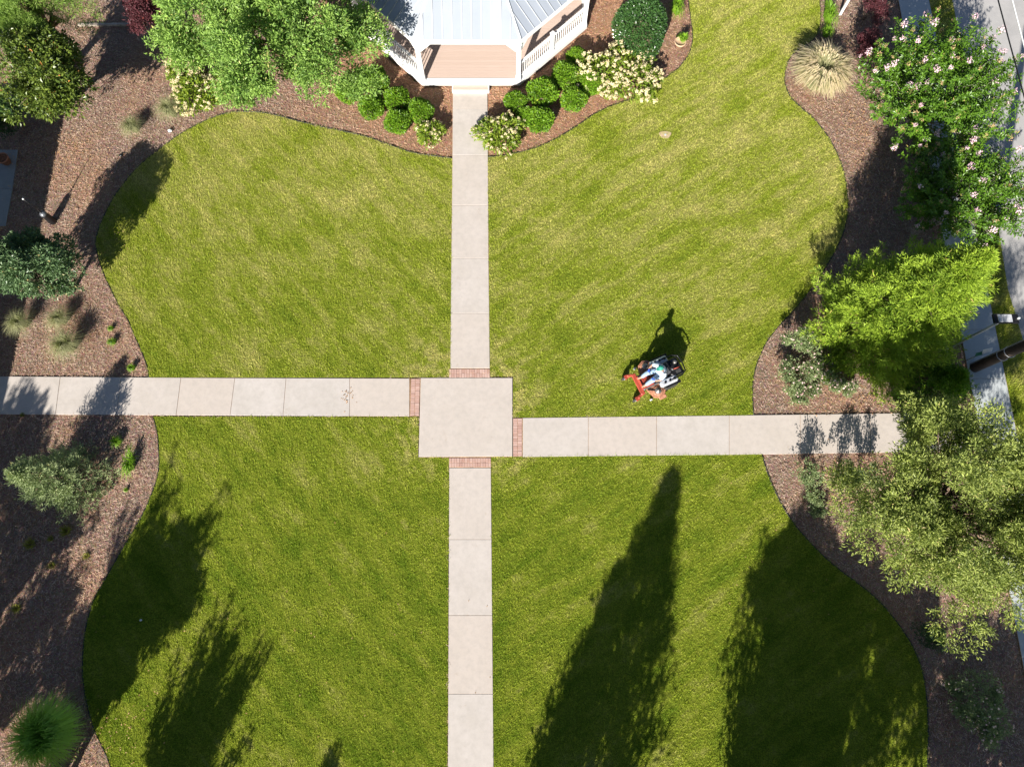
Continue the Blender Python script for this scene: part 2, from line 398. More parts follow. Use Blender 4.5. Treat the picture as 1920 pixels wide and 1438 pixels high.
E_NE2 = [(1543, -60), (1537, 0), (1538, 40), (1528, 72), (1500, 92), (1478, 115), (1471, 150), (1480, 180), (1502, 203), (1530, 228), (1555, 262), (1574, 300), (1585, 340), (1590, 390), (1580, 440), (1555, 490), (1522, 540), (1490, 580), (1460, 612), (1432, 650), (1414, 700), (1411, 740), (1413, 779)]
E_SE = [(1428, 851), (1440, 890), (1455, 925), (1480, 970), (1510, 1007), (1547, 1045), (1590, 1080), (1630, 1110), (1665, 1145), (1695, 1185), (1715, 1220), (1730, 1262), (1737, 1310), (1740, 1370), (1738, 1438), (1732, 1600)]
eNW, eSW, eNE, eNE2, eSE = [smooth_poly(e) for e in (E_NW, E_SW, E_NE, E_NE2, E_SE)]
PL = [eNW + [at(845, 708)], [at(785, 782), at(784, 858), at(842, 858), at(838, 1600)] + eSW[::-1],
      [at(919, 706), at(914, 295)] + eNE[1:] + eNE2 + [at(962, 783), at(962, 706)], [at(921, 857)] + [at(927, 1600)] + eSE[::-1]]
def sheet(name, polys, z, mat, rim=.03):
    mb = MB()
    for p in polys: mb.prism([(q[0], q[1]) for q in p], z - rim, z)
    return mb.build(name, mat)
g = MB(); g.add([(-3000, -3000, -.05), (3000, -3000, -.05), (3000, 3000, -.05), (-3000, 3000, -.05)], [(0, 1, 2, 3)])
m_far, nt, b = newmat('far_grass'); c = mix(nt, noise(nt, pos_out(nt), .05, 5), (.06, .09, .03), (.13, .13, .06)); nt.links.new(c, b.inputs[0]); b.inputs['Roughness'].default_value = .95
tag(g.build('ground', m_far), kind='structure')
# mulch: gently uneven sheet
nx, ny = 180, 180; X, Y = np.meshgrid(np.linspace(-34, 17.68, nx), np.linspace(-16, 42, ny)); Z = np.zeros_like(X)
for i in range(ny):
    for j in range(nx): Z[i, j] = -.012 + .016 * mnoise.noise(Vector((X[i, j] * .9, Y[i, j] * .9, 3)))
idx = np.arange(nx * ny).reshape(ny, nx); F = np.stack([idx[:-1, :-1], idx[:-1, 1:], idx[1:, 1:], idx[1:, :-1]], -1).reshape(-1, 4)
tag(link('mulch_bed', np_mesh('mulch_bed', np.stack([X, Y, Z], -1).reshape(-1, 3), F, M_MULCH, smooth=True)), kind='structure')
tag(sheet('lawn', PL, .018, M_TURF, .06), kind='structure')
# grass verge and road
verge = [(19.13, -14), (20.02, -14), (20.10, 0), (20.18, 8.2), (19.95, 11.0), (20.1, 14), (20.05, 18), (20.2, 25), (20.2, 42), (19.13, 42)]
tag(sheet('grass_verge', [verge], .012, M_TURF, .06), kind='structure')
road = MB(); road.add([(19.6, -60, -.02), (29.5, -60, -.02), (29.5, 90, -.02), (19.6, 90, -.02)], [(0, 1, 2, 3)])
ro = tag(road.build('road', M_ROAD), kind='structure')

# ------------------------------------------------------------ paths: slabs and bricks
def quad_slab(a, b_, c_, d_, z1, mat, parent, gap=.007, name='slab'):
    "slab from four ground corners, its edges eased"
    P = [Vector((p[0], p[1], 0)) for p in (a, b_, c_, d_)]; cc = sum(P, Vector()) / 4
    ins = [p + (cc - p).normalized() * gap for p in P]; top = [p + (cc - p).normalized() * (gap + .009) for p in P]
    mb = MB(); vs = [(p[0] - cc[0], p[1] - cc[1], -.10) for p in ins] + [(p[0] - cc[0], p[1] - cc[1], z1 - .007) for p in ins] + [(p[0] - cc[0], p[1] - cc[1], z1) for p in top]
    fs = [(8, 9, 10, 11)] + [(i, (i + 1) % 4, 4 + (i + 1) % 4, 4 + i) for i in range(4)] + [(4 + i, 4 + (i + 1) % 4, 8 + (i + 1) % 4, 8 + i) for i in range(4)]
    mb.add(vs, fs)
    return mb.build(name, mat, parent, loc=(cc[0], cc[1], 0))
def soilbed(name, quads, mat=None, z=-.0):
    mb = MB()
    for q in quads: mb.prism([(p[0], p[1]) for p in q], -.12, z + .022)
    return tag(mb.build(name, mat or M_SOIL), kind='structure')
def xl(y): return np.interp(y, [163, 295, 485, 690, 876, 1438, 1600], [849, 848.5, 846.5, 844.5, 842.5, 840, 839])
def xr(y): return np.interp(y, [163, 295, 485, 690, 876, 1438, 1600], [914, 915, 916, 918.5, 920.5, 925.5, 927])
TOP = .035
pn = soilbed('north_path', [[at(xl(163), 160), at(xl(692), 709), at(xr(692), 709), at(xr(163), 160)]])
ys = [162, 205, 292, 386, 485, 588, 691]
for a, b_ in zip(ys[:-1], ys[1:]): quad_slab(at(xl(b_), b_), at(xr(b_), b_), at(xr(a), a), at(xl(a), a), TOP, M_CONC, pn)
ps = soilbed('south_path', [[at(xl(858), 857), at(xl(1600), 1600), at(xr(1600), 1600), at(xr(858), 857)]])
ys = [877, 1011, 1153, 1300, 1452, 1610]
for a, b_ in zip(ys[:-1], ys[1:]): quad_slab(at(xl(b_), b_), at(xr(b_), b_), at(xr(a), a), at(xl(a), a), TOP, M_CONC, ps)
plz = soilbed('centre_plaza', [[at(786, 857), at(961, 857), at(960, 709), at(788, 709)]])
quad_slab(at(785, 857), at(961, 856), at(961, 709), at(789, 709), TOP + .012, M_CONC, plz)
def wy(x, top): return np.interp(x, [-300, 0, 400, 790], [704.5, 706, 709, 710] if top else [774, 777, 779, 781])
def ey(x, top): return np.interp(x, [960, 1430, 1760, 1990], [784, 778.5, 774, 771] if top else [857, 852, 847, 844])
pw = soilbed('west_path', [[at(-300, wy(-300, 0)), at(770, wy(770, 0)), at(770, wy(770, 1)), at(-300, wy(-300, 1))]])
xs = [-260, -125, -5, 111, 225, 337, 438, 534, 656, 768]
for a, b_ in zip(xs[:-1], xs[1:]):
    sh = [3 if x < 600 else 0 for x in (a, b_)]
    quad_slab(at(a - sh[0] - 3 * (a < 500), wy(a, 0)), at(b_ - sh[1] - 3 * (b_ < 500), wy(b_, 0)), at(b_ + sh[1], wy(b_, 1)), at(a + sh[0], wy(a, 1)), TOP, M_CONC, pw)
pe = soilbed('east_path', [[at(979, ey(979, 0)), at(1829, ey(1829, 0)), at(1829, ey(1829, 1)), at(979, ey(979, 1))]])
xs = [980, 1103, 1231, 1367, 1500, 1631, 1762, 1829]
for a, b_ in zip(xs[:-1], xs[1:]): quad_slab(at(a, ey(a, 0)), at(b_, ey(b_, 0)), at(b_, ey(b_, 1)), at(a, ey(a, 1)), TOP, M_CONC, pe)
rb = random.Random(5)
def brick_band(parent, p0, p1, q0, q1, n, rows=2):
    "bricks side by side from edge p0-p1 to edge q0-q1, n across, each spanning 1/rows of the band's depth"
    e = 1.1
    for i in range(n):
        for j in range(rows):
            def pt(u, v): return (p0.lerp(q0, u)).lerp(p1.lerp(q1, u), v)
            s0, s1 = i / n, (i + 1) / n
            quad_slab(pt(s0, j / rows), pt(s0, (j + 1) / rows), pt(s1, (j + 1) / rows), pt(s1, j / rows), TOP + rb.uniform(-.004, .006), M_BRICK, parent, gap=.006, name='brick')
def band(name, a, b_, c_, d_, n):
    st = soilbed(name, [[a, b_, c_, d_]], z=.004)
    brick_band(st, a, b_, d_, c_, n)
# corners: a->b is the depth, a->d the run
band('north_brick_band', at(842, 708.5), at(842, 692), at(918.5, 692), at(918.5, 708.5), 16)
band('south_brick_band', at(842, 876), at(842, 858.5), at(920.5, 858.5), at(920.5, 876), 16)
band('west_brick_band', at(769, 780), at(786, 780), at(788, 710.5), at(771, 710.5), 15)
band('east_brick_band', at(962, 856), at(979, 856), at(979, 784.5), at(962, 784.5), 15)
# sidewalk along the road
sw = soilbed('sidewalk', [[(17.71, -30), (19.13, -30), (19.13, 45), (17.71, 45)]])
ye = [-30] + [-21 + 2.02 * k for k in range(33)]
for a, b_ in zip(ye[:-1], ye[1:]): quad_slab((17.72, a), (19.12, a), (19.12, b_), (17.72, b_), .03, M_WALK, sw)
# patio by the building on the left
pt_ = soilbed('patio', [[(-27, 9), at(12, 425), at(35, 282), (-27, 17.55)]])
yy = [(12, 425), (24, 355), (35, 282)]
for (a, b_) in zip(yy[:-1], yy[1:]):
    A, B = at(*a), at(*b_); quad_slab((-24, A[1], 0), A, B, (-24, B[1], 0), .04, M_PATIO, pt_)

# ------------------------------------------------------------ turf blades, straw, litter (uncountable)
def blades_on(poly, dens, r, lh, z, ymin=-6.9, ymax=26.5, xl_=(-25, 25), wd=.009):
    P = np.array([(p[0], p[1]) for p in poly]); lo = P.min(0); hi = P.max(0)
    lo[1] = max(lo[1], ymin); hi[1] = min(hi[1], ymax); n = int((hi[0] - lo[0]) * (hi[1] - lo[1]) * dens)
    Q = lo + r.random((n, 2)) * (hi - lo); Q = Q[inpoly(Q + r.normal(size=Q.shape) * .022, [tuple(p) for p in P])]
    return Q
def turf(name, polys, dens, r, parent=None):
    Q = np.concatenate([blades_on(p, dens, r, 0, 0) for p in polys]); n = len(Q)
    a = r.random(n) * 2 * np.pi; lean = .25 + .9 * r.random(n); h = .03 + .035 * r.random(n); wd = .011 + .012 * r.random(n)
    d = np.stack([np.cos(a), np.sin(a)], 1); s = np.stack([-d[:, 1], d[:, 0]], 1)
    # blades gather in small clumps with thin spots between them
    cl = np.sin(Q[:, 0] * 31 + 3 * np.sin(Q[:, 1] * 17)) * np.sin(Q[:, 1] * 37 + 3 * np.sin(Q[:, 0] * 13 + 1)) + .7 * np.sin(Q[:, 0] * 11 + 2.3 * np.sin(Q[:, 1] * 9)) * np.sin(Q[:, 1] * 14 + 2 * np.sin(Q[:, 0] * 6))
    k = cl + r.normal(size=n) * .55 > -.75; Q, d, s, h, lean, wd, cl = Q[k], d[k], s[k], h[k], lean[k], wd[k], cl[k]; n = len(Q); h = h * (1 + .38 * cl)
    V = np.empty((n, 3, 3)); V[:, 0, :2] = Q - s * wd[:, None] / 2; V[:, 1, :2] = Q + s * wd[:, None] / 2; V[:, 2, :2] = Q + d * (h * lean)[:, None]
    V[:, 0:2, 2] = .014; V[:, 2, 2] = .014 + h
    return link(name, np_mesh(name, V.reshape(-1, 3), np.arange(n * 3).reshape(n, 3), M_BLADE, np.repeat(r.random(n), 3)), parent)
r0 = np.random.default_rng(7)
tag(turf('grass', PL, 1750, r0), 'short mown grass blades covering the four lawn quarters', 'grass', kind='stuff')
tag(turf('verge_grass', [verge], 900, r0), 'patchy grass on the strip between sidewalk and road', 'grass', kind='stuff')
lawn_np = [[(p[0], p[1]) for p in q] for q in PL]
paths_np = [[(p[0], p[1]) for p in q] for q in ([at(790, 160), at(790, 152), at(975, 152), at(975, 160)], [at(845, 162), at(841, 1600), at(927, 1600), at(918, 162)],
            [at(-300, 774), at(790, 781), at(790, 710), at(-300, 704.5)], [at(960, 857), at(1829, 845), at(1829, 773), at(960, 784)])]
GZC, GZR = Vector((-1.8, 25.78, 0)), 5.49
n = 420000; Q = np.stack([r0.uniform(-25, 17.68, n), r0.uniform(-7, 26.5, n)], 1)
keep = np.ones(n, bool)
for p in lawn_np + paths_np: keep &= ~inpoly(Q, p)
keep &= np.hypot(Q[:, 0] - GZC[0], Q[:, 1] - GZC[1]) > 5.3
Q = Q[keep]; n = len(Q)
a = r0.random(n) * 2 * np.pi; ln = .05 + .13 * r0.random(n); wd = .007 + .011 * r0.random(n)
d = np.stack([np.cos(a), np.sin(a)], 1); s_ = np.stack([-d[:, 1], d[:, 0]], 1)
V = np.empty((n, 3, 3)); V[:, 0, :2] = Q - s_ * wd[:, None] / 2; V[:, 1, :2] = Q + s_ * wd[:, None] / 2; V[:, 2, :2] = Q + d * ln[:, None]
zz = .008 + .03 * r0.random(n); V[:, 0, 2] = zz; V[:, 1, 2] = zz - .006; V[:, 2, 2] = zz + r0.uniform(-.01, .025, n)
tag(link('pine_straw', np_mesh('pine_straw', V.reshape(-1, 3), np.arange(n * 3).reshape(n, 3), M_STRAW, np.repeat(r0.random(n), 3))),
    'loose pine straw and bark shreds covering the planting beds', 'mulch', kind='stuff')
# fallen leaves
M_LITTER = foliage('fallen_leaf', (.30, .14, .05), (.55, .36, .2), None, .7, .1)
Pl = []
for (px, py, sx, sy, k) in ((110, 290, 90, 60, 420), (40, 240, 40, 50, 120), (150, 1400, 60, 45, 170), (230, 1350, 80, 70, 45), (1610, 230, 50, 60, 300), (1640, 330, 50, 70, 260), (1600, 740, 80, 30, 180),
                            (60, 40, 120, 50, 150), (470, 205, 60, 14, 60), (1560, 930, 40, 60, 120), (60, 1100, 90, 150, 130), (200, 420, 40, 60, 80), (650, 745, 12, 16, 26), (1500, 1000, 200, 200, 40), (600, 1200, 300, 200, 40)):
    for _ in range(k):
        q = at(r0.normal(px, sx * .6), r0.normal(py, sy * .6)); Pl.append((q[0], q[1], .05))
Pl = np.array(Pl); n = len(Pl)
tag(link('leaf_litter', leaf_mesh('leaf_litter', Pl, np.c_[r0.normal(size=(n, 2)), r0.normal(size=n) * .2], np.tile([0, 0, 1.], (n, 1)) + r0.normal(size=(n, 3)) * .3, .05 + .04 * r0.random(n), .035, M_LITTER, r0.random(n))),
    'scattered dry tan leaves fallen on mulch and grass', 'leaves', kind='stuff')
# black bed edging along each curved lawn edge
def edging(label, pts):
    mb = MB(); mb.tube([(p[0], p[1], .018 + .006 * math.sin(i * 1.7)) for i, p in enumerate(pts)], .021, 6)
    tag(mb.build('bed_edging', M_EDGE), label, 'edging', 'black edging strips along the lawn curves')
edging('black edging strip between northwest lawn and curved mulch bed', eNW)
edging('black edging strip between southwest lawn and left mulch bed', eSW)
edging('black edging strip curving from gazebo path past cream hydrangeas', eNE)
edging('black edging strip between northeast lawn and bed with tan fountain grass', eNE2)
edging('black edging strip between southeast lawn and right mulch bed', eSE)

# ------------------------------------------------------------ gazebo
def deck_mat():
    m, nt, b = newmat('deck_board'); oi = N(nt, 'ShaderNodeObjectInfo')
    f = noise(nt, pos_out(nt, (.6, 9, 1)), 3, 3)
    c = mix(nt, oi.outputs['Random'], (.54, .415, .35), (.58, .45, .385)); c = mix(nt, mth(nt, 'MULTIPLY', f, .3), c, (.46, .35, .29))
    nt.links.new(c, b.inputs['Base Color']); b.inputs['Roughness'].default_value = .6; return m
M_DECK = deck_mat()
def roof_mat():
    m, nt, b = newmat('metal_roof'); oi = N(nt, 'ShaderNodeObjectInfo'); f = noise(nt, pos_out(nt), 1.2, 4)
    c = mix(nt, oi.outputs['Random'], (.28, .31, .36), (.35, .38, .43)); c = mix(nt, mth(nt, 'MULTIPLY', f, .4), c, (.26, .285, .33))
    nt.links.new(c, b.inputs['Base Color']); b.inputs['Roughness'].default_value = .6; b.inputs['Metallic'].default_value = 0; b.inputs['Specular IOR Level'].default_value = .3; return m
M_ROOF = roof_mat()
gz = thing('gazebo', 'white octagonal gazebo with grey metal roof and tan deck at the path end', 'gazebo', GZC)
ZF = .32; s8 = math.pi / 8
def oc(R, k): a = -math.pi / 2 - s8 + k * math.pi / 4; return Vector((R * math.cos(a), R * math.sin(a), 0))   # k=0,1 the front side
RD = GZR
mb = MB(); mb.prism([oc(RD + .03, k) for k in range(8)], -.1, ZF - .05); mb.build('base', plain('dark_base', (.12, .1, .08), .9), gz)
skm = MB()
for k in range(8):
    a, b_ = oc(RD + .10, k), oc(RD + .10, k + 1); ai, bi = oc(RD - .12, k), oc(RD - .12, k + 1)
    skm.prism([a, b_, bi, ai], ZF - .2, ZF + .012)
skm.build('rim_board', M_WHITE, gz)
dk = MB(); dk.prism([oc(RD - .1, k) for k in range(8)], ZF - .05, ZF - .03); deck = dk.build('deck', M_DECK, gz)
ap = (RD - .12) * math.cos(s8); side = (RD - .12) * math.sin(s8); y = -ap
while y < ap:
    y1 = min(y + .14, ap)
    def hw(q): return min(ap, side + (ap - abs(q)))
    w0, w1 = hw(y + .004), hw(y1 - .004)
    mb = MB(); mb.prism([(-w0, y + .004), (w0, y + .004), (w1, y1 - .004), (-w1, y1 - .004)], ZF - .03, ZF - .004); mb.build('board', M_DECK, deck)
    y = y1
ZE = 2.75; RC = RD - .06; ZA = 5.6
for k in range(8):
    p = oc(RC, k); mb = MB(); aa = math.atan2(p.y, p.x) + s8
    mb.box((0, 0, (ZE + ZF) / 2 - .1), (.19, .19, ZE - ZF - .1)); mb.box((0, 0, ZF + .07), (.24, .24, .14), bev=.01); mb.box((0, 0, ZE - .32), (.235, .235, .05), bev=.01)
    mb.build('column', M_WHITE, gz, loc=p, rot=(0, 0, aa if k not in (0, 1) else 0))
bm_ = plain('rail_shadow_dark', (.05, .05, .05), .6)
balm = MB().box((0, 0, 0), (.026, .026, .62)).mesh('baluster', M_WHITE)
for k in range(8):
    a, b_ = oc(RC, k), oc(RC, k + 1); dv = (b_ - a); ln = dv.length; dv.normalize(); ang = math.atan2(dv.y, dv.x); nv = Vector((dv.y, -dv.x, 0))
    # beam + arched brackets under the eave
    mb = MB(); mid = (a + b_) / 2
    mb.box((mid.x, mid.y, ZE - .13), (ln - .12, .13, .30), rz=ang)
    for sgn, base in ((1, a), (-1, b_)):
        pts = [(0, 0)]; n_ = 8; Rr = .5
        vs = []
        for i in range(n_ + 1):
            t = i / n_ * math.pi / 2; vs.append((.09 + Rr * (1 - math.cos(t)) , -Rr * (1 - math.sin(t))))
        poly = [(.09, 0)] + [(x, z) for x, z in vs]
        T = Matrix.Translation((base.x, base.y, ZE - .275)) @ Matrix.Rotation(ang if sgn > 0 else ang + math.pi, 4, 'Z') @ Matrix.Rotation(math.pi / 2, 4, 'X')
        poly = [(.09, 0), (.09, -Rr)] + [(.09 + Rr * math.sin(i / n_ * math.pi / 2) * 1.0, -Rr * (1 - (i / n_)) ** 1.6) for i in range(1, n_ + 1)]
        mb.prism(poly, -.05, .05, T)
    mb.build('arch_beam', M_WHITE, gz)
    if k == 0: continue       # open front
    rl = MB(); 
    halves = [(a, mid), (mid, b_)]
    for (u, v_) in halves:
        c = (u + v_) / 2; l2 = (v_ - u).length - .17
        rl.box((c.x, c.y, ZF + .93), (l2, .13, .05), rz=ang, bev=.012); rl.box((c.x, c.y, ZF + .87), (l2, .05, .07), rz=ang)
        rl.box((c.x, c.y, ZF + .155), (l2, .09, .07), rz=ang)
    ra = rl.build('railing', M_WHITE, gz)
    nw = MB(); nw.box((mid.x, mid.y, ZF + .52), (.15, .15, 1.04), rz=ang); nw.box((mid.x, mid.y, ZF + 1.055), (.2, .2, .045), rz=ang, bev=.015); nw.build('newel_post', M_WHITE, ra)
    for (u, v_) in halves:
        nb = 15
        for i in range(nb):
            q = u.lerp(v_, (i + 1) / (nb + 1)); link('baluster', balm, ra, loc=(q.x, q.y, ZF + .51), rot=(0, 0, ang))
# roof: eight faces of standing seam sheets
RE = RD + .12
ro_ = MB(); ro_.add([oc(RE - .05, k) + Vector((0, 0, ZE - .02)) for k in range(8)] + [Vector((0, 0, ZA - .06))], [(k, (k + 1) % 8, 8) for k in range(8)] + [tuple(range(7, -1, -1))])
roof = ro_.build('roof', M_ROOF, gz)
fa = MB()
for k in range(8):
    a, b_ = oc(RE + .03, k), oc(RE + .03, k + 1); ai, bi = oc(RE - .05, k), oc(RE - .05, k + 1)
    fa.prism([a, b_, bi, ai], ZE - .17, ZE + .035)
fa.build('fascia', M_WHITE, roof)
M_SEAM = plain('seam_metal', (.50, .52, .55), .6, 0, .04, 6, .3)
for k in range(8):
    a, b_ = oc(RE, k), oc(RE, k + 1); A = Vector((a.x, a.y, ZE + .03)); B = Vector((b_.x, b_.y, ZE + .03)); T_ = Vector((0, 0, ZA)); mid = (A + B) / 2
    npan = 11; nv = (B - A).cross(T_ - A).normalized(); nv = nv if nv.z > 0 else -nv
    def hit(u):    # point at fraction u of the eave, run up parallel to the fall line to the hip
        P0 = A.lerp(B, u); v = 1 - abs(2 * u - 1); return P0, P0 + (T_ - mid) * v
    for i in range(npan):
        u0, u1 = i / npan, (i + 1) / npan
        pts = [hit(u0)[0], hit(u1)[0], hit(u1)[1]]
        if u0 < .5 < u1: pts.append(T_.copy())
        if (hit(u0)[1] - hit(u0)[0]).length > 1e-3: pts.append(hit(u0)[1])
        if u0 >= .499 and i == npan - 1: pts = [hit(u0)[0], hit(u1)[0], hit(u0)[1]]
        g_ = (hit(.5)[0] * 0); e = (B - A).normalized() * .006
        mbp = MB(); n_ = len(pts); vs = [p + nv * .004 for p in pts] + [p + nv * .014 for p in pts]
        mbp.add(vs, [tuple(range(n_ - 1, -1, -1)), tuple(range(n_, 2 * n_))] + [(j, (j + 1) % n_, n_ + (j + 1) % n_, n_ + j) for j in range(n_)])
        mbp.build('roof_panel', M_ROOF, roof)
        if i:
            p, q = hit(u0); se = MB(); se.tube([p + nv * .03, q + nv * .03], .017, 4, cap=True); se.build('seam', M_SEAM, roof)
    hp = MB(); hp.tube([A + nv * .02, T_ + nv * .0], .05, 6); hp.build('hip_cap', M_SEAM, roof)
fi = MB(); fi.lathe([(.28, 0), (.3, .12), (.1, .25), (.09, .45), (.16, .55), (.0, .8)], 12); fi.build('finial', M_WHITE, roof, loc=(0, 0, ZA - .05))
# entrance step
st = thing('entrance_step', 'tan board step with white riser in front of the gazebo opening', 'step', at(883, 157))
w_ = .77; y0 = GZC.y - (RD + .10) * math.cos(s8) - st.location.y
for k_, (ya, yb) in enumerate(((y0 - .14, y0 - .004), (y0 - .28, y0 - .146))): MB().box((0, (ya + yb) / 2, .165), (w_ * 2, yb - ya, .03)).build('tread', M_DECK, st)
MB().box((0, y0 - .30, .08), (w_ * 2, .035, .2)).box((-w_ - .02, y0 - .15, .08), (.04, .3, .22)).box((w_ + .02, y0 - .15, .08), (.04, .3, .22)).build('riser', M_WHITE, st)
# ------------------------------------------------------------ plants
F_BIG = foliage('elm_leaf', (.03, .11, .018), (.32, .47, .10), (.60, .56, .2), .5, .24)
F_MAG = foliage('magnolia_leaf', (.02, .06, .01), (.17, .22, .035), (.55, .26, .07), .38, .12, .45)
F_LIME = foliage('lime_needle', (.10, .20, .03), (.27, .38, .07), None, .6, .3)
F_PURP = foliage('burgundy_leaf', (.05, .016, .022), (.15, .045, .055), (.30, .08, .07), .5, .2)
F_DARK = foliage('dark_leaf', (.02, .055, .02), (.055, .11, .03), None, .45, .2)
F_VIB = foliage('viburnum_leaf', (.018, .06, .022), (.18, .27, .12), (.42, .36, .16), .38, .12)
F_JUN = foliage('juniper_spray', (.08, .14, .05), (.42, .48, .24), (.5, .45, .2), .7, .15)
F_CON = foliage('cypress_spray', (.035, .12, .006), (.40, .52, .05), (.42, .32, .10), .65, .2)
F_BOX = foliage('boxwood_leaf', (.015, .06, .004), (.20, .36, .022), (.40, .45, .05), .42, .2)
F_HOL = foliage('holly_leaf', (.02, .062, .018), (.06, .13, .03), None, .22, .1, .8)
F_HYD = foliage('hydrangea_leaf', (.09, .17, .015), (.26, .33, .035), None, .5, .3)
F_MYR = foliage('myrtle_leaf', (.012, .055, .008), (.14, .27, .022), (.34, .29, .09), .36, .18)
F_OAK = foliage('willow_leaf', (.045, .09, .016), (.42, .47, .12), (.58, .48, .2), .5, .25)
F_ROSE = foliage('rose_leaf', (.07, .13, .045), (.34, .40, .19), (.50, .44, .2), .5, .28)
F_LIL = foliage('lily_leaf', (.08, .20, .012), (.25, .42, .03), None, .45, .35)
F_FOUN = foliage('fountain_grass', (.24, .28, .10), (.66, .52, .36), None, .6, .3)
F_MUHL = foliage('muhly_grass', (.11, .15, .05), (.42, .40, .22), None, .6, .3)
F_FERN = foliage('fine_green_shrub', (.10, .27, .02), (.46, .66, .10), None, .5, .3)  # lightened leaf colour stands in for sun the shaded mound lacks
F_SHC = foliage('shade_caster_leaf', (.04, .09, .02), (.10, .17, .04), None, .5, .25)
M_CREAM = foliage('cream_petal', (.70, .58, .33), (.84, .76, .52), (.62, .40, .28), .7, .2)
M_PINK = foliage('pink_petal', (.70, .40, .50), (.86, .66, .74), (.55, .35, .22), .7, .2)
M_TANSEED = foliage('tan_seed', (.34, .22, .10), (.55, .38, .2), None, .8, .1)
M_ROSEF = foliage('rose_petal', (.80, .45, .50), (.90, .75, .72), None, .6, .2)

def head_mesh(name, seed, n, mat, R=.09, tall=1.0, ps=.05):
    r = np.random.default_rng(seed); d = rdir(r, n); d[:, 2] = np.abs(d[:, 2]) * tall * 1.2
    P = d * R * (.35 + .6 * r.random((n, 1))); D = rdir(r, n) + d * .3
    return leaf_mesh(name, P, D, d + rdir(r, n) * .3, ps, ps * .9, mat, r.random(n), .15)
HEADS = [head_mesh('flower_head', 10 + i, 34, M_CREAM) for i in range(4)]
PHEADS = [head_mesh('blossom_cluster', 20 + i, 44, M_PINK, .14, 1.4, .055) for i in range(3)]
SHEADS = [head_mesh('seed_cluster', 30 + i, 26, M_TANSEED, .09, 1.5, .035) for i in range(2)]
RHEADS = [head_mesh('bloom', 40 + i, 14, M_ROSEF, .035, .8, .04) for i in range(2)]

# -- trees standing in the picture
p = at(530, 55, 4.2)
make_tree('shade_tree', 'large spreading light green tree left of the gazebo, overhanging the mulch bed', 'tree', (p.x - .6, p.y + 1.6, 0), 4.3, (4.5, 4.0, 3.2), F_BIG, lean=(.3, -1.6),
          tips=3600, m=26, L=.6, spread=.2, ll=.125, lw=.052, K=60, lobe=.19, trunks=3, tr=.11, seed=3, shell=.86, dep=.75)
p = at(85, 150, 2.6)
make_tree('magnolia', 'glossy broadleaf evergreen with orange tipped leaves above the upper left bed', 'tree', (p.x - .9, p.y + .9, 0), 2.7, (2.0, 2.1, 2.2), F_MAG, lean=(.9, -.9), dep=.6,
          tips=1700, m=12, L=.25, spread=.16, ll=.15, lw=.065, K=34, lobe=.3, seed=4, zmin=-.7)
p = at(70, 22, 4)
make_tree('pine_tree', 'feathery lime green tree in the top left corner', 'tree', (p.x - 1.2, p.y + 1.2, 0), 4.0, (2.1, 1.4, 2.0), F_LIME, lean=(1.2, -1.2),
          tips=1900, m=26, L=.4, spread=.13, ll=.14, lw=.016, K=16, lobe=.42, seed=5)
p = at(292, 30, 1.7)
make_tree('japanese_maple', 'burgundy leaved maple at the left edge of the large green tree', 'tree', (p.x, p.y, 0), 1.9, (1.0, 1.5, 1.1), F_PURP,
          tips=700, m=18, L=.3, spread=.13, ll=.085, lw=.045, K=14, lobe=.42, tr=.05, seed=6)
p = at(10, 205, 1.2)
make_tree('evergreen_shrub', 'dark evergreen shrub in shade below the orange tipped tree at the left edge', 'shrub', (p.x, p.y, 0), 1.2, (1.1, 1.1, 1.1), F_DARK,
          tips=420, m=16, L=.25, spread=.13, ll=.11, lw=.05, K=14, lobe=.42, tr=.05, seed=8)
p = at(62, 500, 2.3)
make_tree('viburnum_tree', 'dark blue green rounded tree left of the upper west lawn, casting shadow on grass', 'tree', (p.x + .05, p.y, 0), 2.2, (1.5, 1.4, 1.7), F_VIB,
          tips=1900, m=14, L=.22, spread=.13, ll=.11, lw=.05, K=34, lobe=.32, tr=.07, seed=9, zmin=-.9)
# second stem whose crown shades the lawn edge beside it
def conifer(name, label, loc, h, R, mat, tips, m, seed, ll=.14, lw=.03, L=.35, spread=.1, lobes=9, sweep=(0, 0), low=.04, cat='tree', part='crown'):
    r = np.random.default_rng(seed); t = thing(name, label, cat, loc)
    P, A = cone_tips(r, (0, 0, 0), h, R, tips, lobes, low)
    P[:, 0] += sweep[0] * P[:, 2] / h; P[:, 1] += sweep[1] * P[:, 2] / h; P[:, 2] = np.maximum(P[:, 2], .1)
    a = spray(r, P, A, m, L, spread, ll, lw, .5, .95, .55)
    link(part, leaf_mesh(part, *a[:5], mat, a[5], .1), t)
    mb = MB(); mb.tube([(0, 0, -.1), (sweep[0] * .5, sweep[1] * .5, h * .5), (sweep[0], sweep[1], h * .93)], [.02 * h, .013 * h, .003 * h], 8)
    for k in range(26):
        z = h * (.08 + .8 * k / 26); an = k * 2.4; rr = R * (1 - z / h) * .85; f = z / h
        mb.tube([(sweep[0] * f, sweep[1] * f, z), (sweep[0] * f + math.cos(an) * rr, sweep[1] * f + math.sin(an) * rr, z + rr * .35)], [.012 + .02 * (1 - f), .006], 4)
    mb.build('trunk', M_BARK, t); return t
conifer('arborvitae', 'tall bright yellow green conifer leaning over the sidewalk on the right', (14.05, 9.1, 0), 7.2, 2.6, F_CON, 2900, 34, 11, .16, .026, .5, .15, 11)
p = at(1765, 722, .8)
conifer('evergreen_cone', 'smaller dark green conifer in shade between bright conifer and sidewalk', (p.x - .1, p.y, 0), 2.3, 1.35, F_BOX, 800, 20, 12, .10, .035, .25, .1, 7, cat='shrub')
p = at(1560, 650)
p = at(160, 905)
